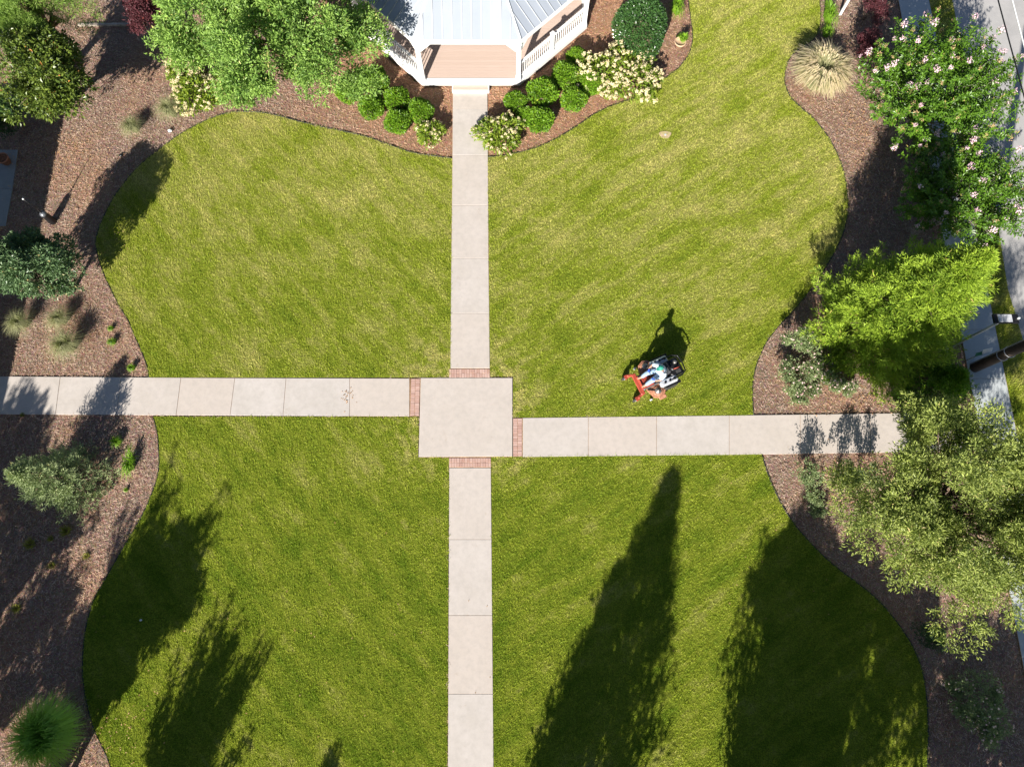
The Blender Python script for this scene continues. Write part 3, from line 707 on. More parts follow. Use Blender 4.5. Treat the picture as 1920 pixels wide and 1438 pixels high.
t = conifer('juniper', 'silvery green spreading juniper on the shaded left bed below the west path', (p.x - .1, p.y + .1, 0), 2.8, 1.45, F_JUN, 620, 26, 13, .12, .022, .5, .11, 7, sweep=(-.8, -.1), cat='shrub')
p = at(1800, 1000, 4.2)
make_tree('willow_oak', 'broad olive green tree covering the right end of the east path', 'tree', (p.x + .45, p.y + .7, 0), 4.2, (4.1, 3.9, 3.0), F_OAK,
          tips=5000, m=24, L=.55, spread=.17, ll=.11, lw=.034, K=92, lobe=.19, tr=.16, seed=14, shell=.86, zmin=-.5, dep=.7)
p = at(1745, 1195, .5)
make_tree('evergreen_shrub', 'small dark green shrub tucked below the lower edge of the olive green tree', 'shrub', (p.x, p.y, 0), .45, (.5, .55, .45), F_DARK,
          tips=160, m=16, L=.15, spread=.1, ll=.07, lw=.03, K=9, lobe=.45, tr=.03, seed=15)
for i, (px, py, rx, ry, lab) in enumerate(((1630, 22, .85, 1.1, 'purple leaved shrub in the top right bed, beside the sidewalk'), (1625, 88, .55, .6, 'small purple leaved shrub between fountain grass and pink flowering myrtle'))):
    p = at(px, py, .8); make_tree('loropetalum', lab, 'shrub', (p.x, p.y, 0), .85, (rx, ry, .75), F_PURP, tips=420, m=18, L=.25, spread=.1, ll=.06, lw=.03, K=12, lobe=.42, tr=.03, seed=16 + i)

# -- crape myrtles: many long shoots with paired leaves, pink panicles at the ends
def myrtle(label, loc, cen, R, n, seed, pink=.3, tan=.2, lens=(1.0, 1.9)):
    r = np.random.default_rng(seed); t = thing('crape_myrtle', label, 'tree', loc)
    d = rdir(r, n * 3); d = d[d[:, 2] > -.15][:n]; n = len(d); q = d * (.62 + .45 * r.random((n, 1))) * np.array(R) + np.array(cen)
    Ps, Ds, Ns, Ls, Ws, Ts = [], [], [], [], [], []
    mb = MB()
    for k in range(5):
        a = k * 1.257; b0 = Vector((math.cos(a) * .12, math.sin(a) * .12, -.1)); f = Vector((cen[0] * .5 + math.cos(a) * .5, cen[1] * .5 + math.sin(a) * .5, 1.25))
        mb.tube([b0, b0.lerp(f, .5), f], [.06, .05, .045], 7)
        branches(mb, r, f, q[k::5][:30] * .93, .03, .15, 4, .05)
    mb.build('trunk', M_BARKG, t)
    for k in range(n):
        tip = q[k]; ax = unit((tip - np.array([cen[0] * .4, cen[1] * .4, .9]))[None] + r.normal(size=(1, 3)) * .5)[0]; L = r.uniform(*lens)
        m = int(46 * L); u = r.random(m); sgn = np.where(np.arange(m) % 2, 1, -1)
        side = np.cross(ax, [0, 0, 1.]); side /= np.linalg.norm(side) + 1e-6; upv = np.cross(side, ax)
        ra = r.random(m) * 6.28; lat = side[None] * np.cos(ra)[:, None] + upv[None] * np.sin(ra)[:, None] * .7
        sp = (.10 + .12 * r.random(m)) * (.5 + u)
        Ps.append(tip - ax * (L * u)[:, None] + lat * .03 + rdir(r, m) * (.16 * u)[:, None]); Ds.append(lat + ax * .55 + r.normal(size=(m, 3)) * .15); Ns.append(np.tile(ax * .5 + [0, 0, .7], (m, 1)) + r.normal(size=(m, 3)) * .25)
        Ls.append(.11 + .06 * r.random(m)); Ws.append(np.full(m, .06)); Ts.append(np.clip(r.random() * .45 + r.random(m) * .5 + (1 - u) * .1, 0, 1))
        x = r.random()
        if x < pink: link('blossom_cluster', PHEADS[k % 3], t, loc=tuple(tip), rot=(r.normal() * .3, r.normal() * .3, r.random() * 6), scale=float(.55 + .6 * r.random()))
        elif x < pink + tan: link('seed_cluster', SHEADS[k % 2], t, loc=tuple(tip), rot=(0, 0, r.random() * 6), scale=float(.8 + .5 * r.random()))
    # leafy inside of the crown
    P2, A2, _ = lobed_tips(r, cen, np.array(R) * .85, 520, 30, .24, -.4, .72, .2, .6)
    a = spray(r, P2, A2, 12, .4, .16, .10, .048)
    cat = [np.concatenate([np.concatenate(x), y]) for x, y in zip((Ps, Ds, Ns, Ls, Ws, Ts), a)]
    link('crown', leaf_mesh('crown', *cat[:5], F_MYR, cat[5]), t); return t
p = at(1765, 165, 2.6)
myrtle('upper pink flowering crape myrtle with long leafy shoots reaching over the road edge', (p.x - .3, p.y - .3, 0), (.3, .3, 2.6), (3.2, 3.3, 1.7), 300, 21, .10, .18)
p = at(1815, 360, 2.2)
myrtle('lower crape myrtle with sparse pink blooms, directly above the bright conifer', (p.x - .1, p.y - .1, 0), (.1, .1, 2.2), (2.9, 2.6, 1.4), 220, 22, .08, .14)

# -- clipped round boxwoods
def ball_mesh(seed, R, n):
    r = np.random.default_rng(seed); d = rdir(r, n); d[:, 2] = np.where(d[:, 2] < -.5, -d[:, 2], d[:, 2])
    lump = 1 + .05 * np.sin(5 * d[:, 0] + seed) + .05 * np.sin(6 * d[:, 1] + 2) + .05 * np.sin(7 * d[:, 2])
    q = d * R * (lump * (.74 + .32 * r.random(n) ** .8))[:, None] * np.array([1, 1, .88])
    return leaf_mesh('foliage', q, d * .9 + rdir(r, n) * .8, d * .5 + rdir(r, n) * .8, .075 + .04 * r.random(n), .055, F_BOX, np.clip(.3 * r.random(n) + .7 * r.random(n), 0, 1), .2)
balls = [ball_mesh(51, .5, 3600), ball_mesh(52, .5, 3600), ball_mesh(53, .5, 3600)]
stem_me = MB().tube([(0, 0, -.05), (0, 0, .45)], [.03, .02], 6).mesh('stem', M_BARK)
core = MB().ell((0, 0, .42), (.33, .33, .3)).mesh('inner_core', M_BARK)  # solid filler giving the gaps between leaves their dark shade
BW = [(652, 172, .46, 'boxwood half hidden under the large tree, leftmost of the round boxwoods'), (703, 152, .54, 'large round boxwood nearest the large tree crown, left of the gazebo path'),
      (697, 201, .50, 'round boxwood in the front row, furthest left of the three facing the lawn'), (744, 187, .50, 'middle round boxwood just below the gazebo left corner'),
      (745, 229, .50, 'lowest round boxwood left of the gazebo path, nearest the lawn edge'), (788, 209, .50, 'round boxwood beside the small cream hydrangea left of the path'),
      (967, 190, .44, 'round boxwood immediately right of the path, above the small cream hydrangea'), (1017, 176, .60, 'wide boxwood in the middle of the right hand cluster'),
      (987, 217, .40, 'small boxwood touching the hydrangea right of the path'), (1013, 226, .52, 'lowest boxwood right of the path, closest to the lawn'),
      (1061, 146, .57, 'boxwood right of the gazebo path, between two others and the railing'), (1076, 187, .50, 'boxwood at the bed edge, lower left of the big cream hydrangea'),
      (1082, 108, .44, 'uppermost boxwood, between gazebo railing and big hydrangea'), (1107, 157, .50, 'boxwood pressed against the left side of the big cream hydrangea')]
for i, (px, py, R, lab) in enumerate(BW):
    p = at(px, py, .42); t = thing('boxwood', lab, 'shrub', (p.x, p.y, 0), i * 1.3, 'clipped round boxwoods around the gazebo')
    k = R / .5; link('foliage', balls[i % 3], t, loc=(0, 0, .42 * k), scale=k); link('stem', stem_me, t); link('inner_core', core, t, scale=k)
# -- hydrangeas
def hydrangea(label, px, py, R, h, nl, nh, seed, hs=1.0):
    r = np.random.default_rng(seed); p = at(px, py, h * .6); t = thing('hydrangea', label, 'shrub', (p.x, p.y, 0), 0, 'cream flowering hydrangeas')
    Rr = np.array([R[0], R[1], h * .6]); c = np.array([0, 0, h * .45])
    d = rdir(r, nl); d[:, 2] = np.abs(d[:, 2]) - .2
    an = np.arctan2(d[:, 1], d[:, 0])[:, None]; q = c + d * Rr * (.55 + .50 * r.random((nl, 1)) ** .7) * (1 + .16 * np.sin(3 * an + seed) + .10 * np.sin(7 * an + 2 * seed))
    link('foliage', leaf_mesh('foliage', q, d + rdir(r, nl) * .8, np.tile([0, 0, 1.], (nl, 1)) + rdir(r, nl) * .8, .13 + .05 * r.random(nl), .075, F_HYD, r.random(nl)), t)
    mb = MB()
    for k in range(14):
        a = k * 2.4; mb.tube([(0, 0, 0), (math.cos(a) * R[0] * .4, math.sin(a) * R[1] * .4, h * .5), (math.cos(a) * R[0] * .75, math.sin(a) * R[1] * .75, h * .75)], [.018, .012, .006], 4)
    mb.build('stem', M_BARK, t)
    pts = []
    for k in range(nh * 30):
        if len(pts) >= nh: break
        e = rdir(r, 1)[0]; e[2] = abs(e[2]) - .12
        if e[2] < -.1: continue
        lump = 1 + .16 * math.sin(3 * math.atan2(e[1], e[0]) + seed) + .10 * math.sin(7 * math.atan2(e[1], e[0]) + 2 * seed)
        q = c + e * Rr * r.uniform(.92, 1.16) * lump
        if math.sin(q[0] * 5 + seed) * math.sin(q[1] * 5.5 + seed) > .55: continue
        if all(np.linalg.norm(q - o) > .125 * hs for o in pts): pts.append(q)
    for k, q in enumerate(pts):
        link('flower_head', HEADS[k % 4], t, loc=tuple(q), rot=(r.normal() * .35, r.normal() * .35, r.random() * 6), scale=float(hs * (.7 + .5 * r.random())))
    return t
hydrangea('big sprawling hydrangea thick with cream flower heads right of the gazebo', 1165, 132, (1.75, 1.3), 1.25, 3400, 215, 61)
hydrangea('medium cream hydrangea spilling onto the right edge of the gazebo path', 937, 247, (.95, .85), .95, 1700, 62, 62, .9)
hydrangea('smallest cream hydrangea, left of the gazebo path beside a round boxwood', 805, 247, (.55, .55), .7, 700, 26, 63, .85)
hydrangea('cream hydrangea emerging from under the lower left of the large tree', 372, 168, (1.25, .95), 1.0, 2000, 95, 64)
hydrangea('cream hydrangea against the purple maple at the left side of the large tree', 345, 120, (.8, .8), 1.1, 1100, 52, 65)
# -- holly
r = np.random.default_rng(70); p = at(1200, 55, 1.1); t = thing('holly_bush', 'large rounded dark glossy holly behind the big cream hydrangea', 'shrub', (p.x, p.y, 0))
n = 9500; d = rdir(r, n); d[:, 2] = np.where(d[:, 2] < -.3, -d[:, 2], d[:, 2]); lump = 1 + .05 * np.sin(4 * d[:, 0] + 1) + .05 * np.sin(5 * d[:, 1])
q = d * np.array([1.14, 1.3, 1.15]) * (lump * (.78 + .24 * r.random(n) ** .6))[:, None] + [0, 0, 1.1]
link('foliage', leaf_mesh('foliage', q, d + rdir(r, n) * .9, d * .6 + rdir(r, n) * .7, .09 + .03 * r.random(n), .055, F_HOL, r.random(n)), t)
MB().tube([(0, 0, -.1), (0, 0, 1.4)], [.07, .03], 7).build('trunk', M_BARK, t); MB().ell((0, 0, 1.05), (.75, .85, .75)).build('inner_core', M_BARK, t)  # solid filler keeps the holly's leaf gaps dark

# -- grasses and strap leaved plants
def tuft(name, label, cat, px, py, mesh, rz=0.0, sc=1.0, h0=.25, group=None):
    p = at(px, py, h0); o = link(name, mesh, None, (p.x, p.y, 0), (0, 0, rz), sc); return tag(o, label, cat, group)
r = np.random.default_rng(80)
p = at(1537, 140, .6); t = thing('fountain_grass', 'large tan plumed fountain grass mound at the upper right lawn corner', 'ornamental grass', (p.x, p.y, 0))
link('foliage', blades_mesh('foliage', r, 4200, .35, 1.15, 1.15, .015, F_MUHL, .35, 0, 5), t)
link('plume', blades_mesh('plume', r, 1100, .30, 1.30, 1.34, .008, F_FOUN, .32, 3.2, 6, .25), t)
gm = [blades_mesh('grass_clump', r, 900, .10, .75, .85, .011, F_MUHL, .55, 0, 4, .15) for _ in range(3)]
for i, (px, py, sc, lab) in enumerate(((250, 240, .8, 'wispy grass clump in shade at the tip of the upper left lawn curve'), (322, 210, .95, 'green fountain grass clump under the large tree by the lawn edge'),
        (42, 606, .85, 'leftmost of three wispy grass clumps above the west path'), (115, 600, .8, 'upper middle wispy grass clump above the west path, behind the fullest one'), (130, 650, 1.05, 'fullest wispy grass clump above the west path, nearest the path'))):
    tuft('grass_clump', lab, 'ornamental grass', px, py, gm[i % 3], i * 1.9, sc, group='wispy grass clumps in the left beds')
p = at(92, 1372, .8); t = thing('umbrella_grass', 'dense fine leaved green mound in the lower left corner', 'shrub', (p.x, p.y, 0))
link('foliage', blades_mesh('foliage', r, 2600, .3, 1.4, 1.15, .032, F_FERN, .5, 0, 5, .1), t)
lm = [blades_mesh('daylily', r, 150, .14, .42, .36, .028, F_LIL, .6, 0, 4, .2, e) for e in ((.8, 2.0), (1, 1), (1, 1))]
for i, (px, py, sc, lab, k) in enumerate(((245, 868, .95, 'bright green daylily row in sun beside the lower left lawn', 0), (246, 689, .55, 'small daylily by the path corner of the upper left lawn', 1), (234, 918, .3, 'tiny green sprout below the daylily row', 1),
        (218, 828, .7, 'dark green daylily in shadow above the daylily row', 2), (1553, 30, 1.35, 'tall bright green daylily row left of the white post, top right', 0), (1550, 62, .95, 'green daylily clump just above the tan fountain grass', 1),
        (1268, 14, 1.3, 'bright green daylily clump right of the holly at the top edge', 0), (210, 640, .55, 'low flowering plant in the left bed near the lawn edge', 2), (206, 615, .4, 'small dark green plant above the low flowering plant', 1))):
    tuft('daylily', lab, 'plant', px, py, lm[k], i * .9 if k else 0.05, sc, .15, 'green strap leaved daylilies')
ym = blades_mesh('sedge_tuft', r, 110, .14, .22, .24, .02, foliage('yellow_sedge', (.16, .17, .02), (.34, .33, .04), None, .6, .3), .5, 0, 3)
for i, (px, py, sc, lab) in enumerate(((58, 1020, .9, 'brightest yellow green tuft in the dark lower left bed'), (125, 995, .9, 'olive tuft right below the silvery juniper'), (98, 1060, .6, 'dull yellow tuft in the middle of the lower left bed'),
        (162, 1042, .55, 'small green tuft nearest the lawn in the lower left bed'), (95, 1010, .5, 'faint tuft between the brightest yellow tuft and the olive one'), (32, 1140, .7, 'yellowish tuft at the left edge of the lower bed'), (42, 778, .4, 'small moss green tuft touching the lower edge of the west path'))):
    tuft('sedge_tuft', lab, 'plant', px, py, ym, i * 1.1, sc, .05, 'yellow green tufts in the left beds')
dry = blades_mesh('dry_grass', r, 60, .12, .9, .9, .022, plain('dry_stem', (.40, .32, .24), .8), .25, 0, 4, .5)
tuft('dry_grass', 'dead pale stems fanning out beneath the upper crape myrtle', 'plant', 1672, 252, dry, 0, .8, .2)
tuft('dry_grass', 'dead pale stems in deep shade left of the bright conifer top', 'plant', 1712, 442, dry, 2.2, .6, .2)
r = np.random.default_rng(90)
# roses
def rose(label, parts, nb, seed, cat='rose bush', dense=1.0):
    r = np.random.default_rng(seed); c0 = at(parts[0][0], parts[0][1], .4); t = thing('rose_bush', label, cat, (c0.x, c0.y, 0))
    A = []; stems = MB(); heads = []
    for (px, py, R, h) in parts:
        q = at(px, py, h * .5); o = np.array([q.x - c0.x, q.y - c0.y, h * .55])
        T, Ax, _ = lobed_tips(r, o, (R, R, h * .5), int(170 * dense * R / .6), 10, .42, -.4); T[:, 2] = np.maximum(T[:, 2], .08)
        A.append(spray(r, T, Ax, 13, .2, .09, .06, .035))
        for k in range(7):
            e = T[r.integers(0, len(T))]; stems.tube([(o[0], o[1], 0), tuple((e + o) / 2 + [0, 0, .1]), tuple(e)], [.014, .01, .005], 4)
        heads += [T[r.integers(0, len(T))] + [0, 0, .05] for _ in range(int(nb * R / .6))]
    cat_ = [np.concatenate(x) for x in zip(*A)]
    link('foliage', leaf_mesh('foliage', *cat_[:5], F_ROSE, cat_[5]), t); stems.build('stem', M_BARK, t)
    for k, q in enumerate(heads[:290]): link('bloom', RHEADS[k % 2], t, loc=tuple(q), scale=float(.45 + .5 * r.random()), rot=(0, 0, k))
rose('pale flowered rose bush straggling at the bed corner left of the bright conifer', [(1495, 655, .8, 1.2), (1492, 705, .75, 1.0), (1492, 742, .45, .6), (1535, 688, .55, .8), (1560, 715, .5, .8), (1585, 725, .4, .6), (1525, 730, .35, .4)], 34, 91, dense=1.3)
rose('thin rose bush with few red blooms at the left fringe of the olive tree', [(1518, 892, .6, 1.2), (1528, 930, .4, .7), (1535, 955, .35, .4), (1585, 893, .6, 1.5), (1625, 888, .55, 1.4)], 4, 92, dense=.85)  # right-hand clumps added and made tall to shade the east path
rose('dark rose bush dotted with small pink blooms in the bottom right corner', [(1835, 1300, .75, 1.1), (1850, 1345, .7, 1.0), (1815, 1335, .6, .9), (1850, 1380, .5, .8), (1790, 1290, .4, .5)], 22, 93)
make_tree('evergreen_shrub', 'dark shrub in shade under the pink myrtles', 'shrub', tuple(at(1735, 300)), .6, (.8, .7, .5), F_DARK, tips=200, m=14, L=.2, spread=.1, ll=.1, lw=.045, K=9, lobe=.45, tr=.03, seed=95)

# -- unseen trees shaped for the shadows they cast, and a house, outside the frame
def off(px, py, h): q = at(px, py); return (q.x - h * .574, q.y - h * 1.735)
off_specs = [('yaupon_tree', 'twin trunk tree beyond the lower left corner shading the southwest lawn', (-15.3, -7.9), 3.6, (2.0, 1.6, 1.9), 1100, 2, .1, 101),
             ('bed_tree', 'tree left of the frame dappling the lower left bed with shade', off(70, 1010, 4.5), 4.5, (2.2, 2.2, 1.9), 520, 1, .12, 102),
             ('bed_tree', 'tree beyond the lower left edge shading the mulch by the green mound', off(60, 1230, 4.2), 4.2, (1.9, 1.9, 1.6), 560, 1, .12, 103),
             ('bed_tree', 'tree just outside the left edge darkening the bed corner', off(-30, 900, 5.0), 5.0, (1.9, 1.9, 1.9), 500, 1, .12, 108),
             ('lawn_tree', 'broad tree beyond the lower right edge shading the southeast lawn', off(1590, 1290, 5.0), 5.0, (2.9, 2.4, 2.6), 1350, 1, .17, 104),
             ('lawn_tree', 'low branched tree beyond the lower right edge, shading the bottom of the southeast lawn', off(1480, 1370, 3.6), 3.6, (2.0, 1.8, 1.9), 1000, 2, .1, 109),
             ('lawn_tree', 'tree south of the broad tree, its top shading the middle of the southeast lawn', off(1500, 1110, 6.2), 6.2, (1.9, 1.7, 1.5), 620, 1, .17, 105),
             ('lawn_tree', 'tree beyond the lower right corner shading the rose bed', off(1830, 1350, 4.0), 4.0, (2.3, 2.2, 2.0), 1100, 1, .15, 106)]
for nm, lab, xy, cz, R, tips, tk, tr, sd_ in off_specs:
    make_tree(nm, lab, 'tree', (xy[0], xy[1], 0), cz, R, F_SHC, tips=tips, m=14, L=.5, spread=.2, ll=.17, lw=.08, K=26, lobe=.32, trunks=tk, tr=tr, seed=sd_)
xy = off(1268, 905, 8.6)
conifer('tall_cypress', 'tall narrow evergreen beyond the lower edge casting the long lawn shadow', (xy[0] - .5, xy[1], 0), 8.8, 2.6, F_SHC, 1900, 12, 107, .2, .07, .5, .2, 5, sweep=(.35, 0))
xy = off(1150, 1082, 6.6)
conifer('tall_cypress', 'shorter narrow evergreen leaning against the tallest one beyond the lower edge', (xy[0] + .1, xy[1], 0), 6.8, 1.35, F_SHC, 900, 12, 120, .2, .07, .5, .2, 5)
# upright vase shaped myrtle: fan of shoots
def fan(label, px, py, h, n, seed, sp=.8):
    r = np.random.default_rng(seed); xy = off(px, py, h); t = thing('upright_myrtle', label, 'tree', (xy[0], xy[1], 0)); mb = MB(); A = []
    for k in range(n):
        a = r.random() * 6.28; q = r.random() * sp; hh = h * (.55 + .45 * r.random()); e = np.array([math.cos(a) * q, math.sin(a) * q, hh]) 
        mb.tube([(0, 0, 0), (e[0] * .4, e[1] * .4, hh * .5), tuple(e)], [.03, .02, .006], 5)
        ns = 26; u = np.linspace(.25, 1, ns)[:, None]; T = np.array([e[0], e[1], 0]) * u ** 1.3 + np.array([0, 0, hh]) * u + r.normal(size=(ns, 3)) * .06
        A.append(spray(r, T, np.tile([0, 0, 1.], (ns, 1)) + rdir(r, ns) * .5, 14, .25, .14, .13, .06))
    c = [np.concatenate(x) for x in zip(*A)]; link('crown', leaf_mesh('crown', *c[:5], F_SHC, c[5]), t); mb.build('trunk', M_BARKG, t)
fan('vase shaped myrtle beyond the lower edge, its shadow fanning over the southwest lawn', 455, 1165, 4.9, 70, 110, 1.9)
fan('added feathery upright tree behind the twin trunk tree, its fronds shading the southwest lawn', 352, 900, 6.2, 60, 113, 2.1)  # unseen tree added to give the lawn shadow its spiky fronds
fan('added upright frond topped tree beyond the lower edge, shading the southeast lawn', 1495, 985, 6.4, 46, 114, 1.7)  # unseen tree added to make the shadow's top edge jagged
fan('short myrtle beyond the lower edge beside the south path', 640, 1378, 3.2, 16, 111, .6)
fan('short myrtle beyond the lower edge left of the tall evergreen', 1035, 1395, 3.4, 14, 112, .6)
# house west of the frame (wall, roof, door, windows)
M_SID = plain('siding', (.5, .47, .42), .7); hs = thing('house', 'low house beyond the left edge shading the patio and bed', 'house', (-27.0, 3, 0))
HX = 5.4
mb = MB(); mb.box((0, 0, 1.8), (HX * 2 - .8, 22, 3.6)); mb.build('wall', M_SID, hs)
mb = MB(); mb.add([(-HX, -11.4, 3.7), (HX, -11.4, 3.7), (HX, 11.4, 3.7), (-HX, 11.4, 3.7), (0, -9, 4.9), (0, 9, 4.9)], [(0, 1, 4), (1, 2, 5, 4), (2, 3, 5), (3, 0, 4, 5), (3, 2, 1, 0)]); mb.build('roof', M_ROOF, hs)
for y in (-8, -4, 4, 8):
    w1 = MB().box((HX - .36, y, 1.7), (.08, 1.2, 1.5), bev=.01).build('window', M_WHITE, hs); MB().box((HX - .31, y, 1.7), (.02, 1.0, 1.3)).build('pane', plain('glass_dark', (.03, .04, .05), .05), w1)
MB().box((HX - .36, 0, 1.05), (.08, 1.0, 2.1), bev=.01).build('door', M_WHITE, hs)

# ------------------------------------------------------------ furniture of the place
M_POLEW = plain('weathered_pole', (.06, .042, .033), .8, 0, .35, 5); M_GALV = plain('galvanised_steel', (.50, .52, .54), .5, .3, .1)
M_BLK = plain('black_metal', (.015, .015, .017), .35, .3); M_GREY = plain('grey_fin', (.62, .63, .66), .45, .2)
b0 = at(1826, 690); up = thing('utility_pole', 'tall dark utility pole rising out of the right edge beside the sidewalk', 'utility pole', (b0.x, b0.y, 0))
MB().tube([(0, 0, -.3), (.02, 0, 3), (.03, .01, 6), (.04, .02, 9.2)], [.19, .175, .16, .14], 16).build('pole', M_POLEW, up)
MB().tube([(-.12, .15, 0), (-.10, .14, 8.0)], .03, 8).build('conduit', M_GALV, up)
for z in (1.6, 2.0): MB().tube([(.21 * math.cos(a), .21 * math.sin(a), z) for a in [k * math.pi / 6 for k in range(12)]], .014, 5, closed=True).build('strap', M_GALV, up)
MB().box((.03, .19, 2.3), (.16, .012, .22), bev=.004).build('number_plate', M_GALV, up)
def cable(label, A, B, rad, mat):
    A, B = Vector(A), Vector(B); d = B - A; B2 = A + d * 3
    mb = MB(); mb.tube([A.lerp(B2, k / 30) - Vector((0, 0, 2.0 * (k / 30) * (1 - k / 30) * .0)) for k in range(31)], rad, 6); tag(mb.build('overhead_cable', mat), label, 'cable', 'cables strung north from the utility pole')
q1, q2 = at(1873, 0, 5.2), at(1920, 156, 5.2)
cable('dark overhead cable, the left one of two over the road', (b0.x + .1, b0.y + .1, 5.2), q1 + (q1 - q2) * .4, .022, M_BLK)
q1, q2 = at(1898, 0, 5.3), at(1920, 73, 5.3)
cable('pale overhead cable, the right one of two over the road', (b0.x + .35, b0.y + .1, 5.3), q1, .024, M_WHITE)
# lamp post with a finned flat head
b1 = at(1775, 655); lp = thing('lamp_post', 'slender grey lamp post leaning into view beside the bright conifer', 'lamp post', (b1.x, b1.y, 0))
LH = 3.25
MB().tube([(0, 0, -.1), (.0, 0, LH)], [.055, .045], 12).build('pole', M_GALV, lp); MB().lathe([(.12, 0), (.12, .03), (.07, .06), (.055, .2)], 12).build('base_collar', M_GALV, lp)
hd = MB().box((.0, 0, LH + .06), (.86, .34, .09), bev=.015).build('lamp_head', M_BLK, lp)
for k in range(13): MB().box((-.28 + k * .037, 0, LH + .12), (.024, .27, .035)).build('fin', M_GREY, hd)
MB().lathe([(.045, 0), (.045, .07), (.02, .09)], 10).build('photocell', M_GREY, hd, loc=(.40, 0, LH + .1))
# small sign beside the pole
b2 = at(1812, 676); sg = thing('street_sign', 'small white and green sign plate on a short post beside the utility pole', 'sign', (b2.x, b2.y, 0), .25)
MB().tube([(0, 0, -.1), (0, 0, 1.0)], .02, 8).build('post', M_GALV, sg); MB().box((.16, .03, 1.02), (.40, .014, .17), rx=-.75).build('plate', M_WHITE, sg)
MB().box((-.12, .0, .93), (.30, .014, .16), rx=-.7).build('green_plate', plain('sign_green', (.02, .12, .07), .4), sg)
# white post top right
b3 = at(1575, 28); wp = thing('marker_post', 'slim white post in the top right bed above the fountain grass', 'post', (b3.x, b3.y, 0))
MB().box((0, 0, .7), (.10, .10, 1.4), bev=.01).build('post', M_WHITE, wp); MB().box((0, 0, 1.42), (.14, .14, .04), bev=.012).build('cap', M_WHITE, wp)
# bollard light on the left bed
b4 = at(100, 416); bl = thing('bollard_light', 'dark stake light with pale domed base and thin rod on the left mulch bed', 'garden light', (b4.x, b4.y, 0))
MB().lathe([(.16, 0), (.17, .04), (.15, .25), (.13, .55), (.14, .62)], 18).build('housing', M_BLK, bl)
MB().lathe([(.14, .62), (.12, .68), (.07, .73), (.02, .745)], 18).build('dome', plain('dull_zinc', (.16, .17, .19), .4, .3), bl)
MB().tube([(0, 0, .7), (-.02, .0, 1.2), (-.02, 0, 1.75)], [.03, .022, .014], 8).build('rod', M_BLK, bl); MB().ell((-.02, 0, 1.78), (.04, .04, .04)).build('finial', M_GREY, bl)
# terracotta pots
M_TER = plain('terracotta', (.42, .17, .09), .8)
def pot(label, px, py, R, h, z0=0.0, plant=True, rim=None):
    p = at(px, py, h + z0); t = thing('plant_pot', label, 'plant pot', (p.x, p.y, z0))
    MB().lathe([(R * .65, 0), (R * .95, h * .8), (R * 1.06, h * .82), (R * 1.06, h), (R * .92, h), (R * .88, h * .85), (.001, h * .84)], 20).build('pot', rim or M_TER, t)
    if plant: link('plant', blades_mesh('plant', r, 90, R * .5, .34, .30, .03, F_LIL, .6, 0, 4, .2), t, loc=(.12, .1, h * .7))
    else: link('plant', leaf_mesh('plant', rdir(r, 160) * np.array([R * .75, R * .75, .05]) + [0, 0, h * .88], rdir(r, 160), np.tile([0, 0, 1.], (160, 1)), .06, .04, foliage('pot_moss', (.14, .06, .03), (.34, .16, .08)), r.random(160)), t)
pot('pale rimmed pot with a green plant on the curved bed right of the holly', 1276, 78, .25, .32, 0, True, plain('pale_clay', (.56, .36, .24), .8))
pot('terracotta pot on the grey patio at the left edge', 3, 296, .24, .35, .04, False)
# a few stones and sprinkler heads
sr = random.Random(3)
for px, py, lab, s in ((320, 247, 'white stone beside the grass clump at the lawn curve', .10), (228, 293, 'dark stone in shadow on the left mulch bed', .09), (265, 1162, 'small white ball lying in shade on the southwest lawn', .05)):
    p = at(px, py); mb = MB(); mb.ell((0, 0, s * .5), (s, s * .8, s * .6), seg=9, rings=6)
    mb.v = [tuple(c * (1 + .12 * math.sin(7 * v[0] / s + 3 * v[1] / s)) for c in v) for v in mb.v]
    tag(mb.build('stone', M_BLK if 'dark' in lab else M_WHITE, loc=(p.x, p.y, .01)), lab, 'ball' if 'ball' in lab else 'stone')
A_, B_ = at(148, 49), at(262, 48); d_ = (B_ - A_); md = (A_ + B_) / 2
tag(MB().box((0, 0, 0), (d_.length, .12, .12), bev=.015).build('landscape_timber', M_BARKG, loc=(md.x, md.y, .05), rot=(0, 0, math.atan2(d_.y, d_.x))), 'weathered timber lying across the mulch beside the burgundy maple', 'timber')
p = at(1247, 254); mb = MB()
patch = [(p.x + .24 * math.cos(a) * (1 + .2 * math.sin(3 * a)), p.y + .2 * math.sin(a) * (1 + .15 * math.cos(2 * a))) for a in [k * math.pi / 8 for k in range(16)]]
mb.prism(patch, .0, .036); tag(mb.build('bare_patch', plain('bare_sand', (.50, .37, .25), .95, 0, .2, 20)), kind='structure')
mb = MB(); mb.prism([(p.x + .05 * math.cos(a), p.y + .05 * math.sin(a)) for a in [k * math.pi / 5 for k in range(10)]], .03, .05); tag(mb.build('irrigation_cap', M_GREY), 'small round cap in the bare sandy spot on the northeast lawn', 'cap')
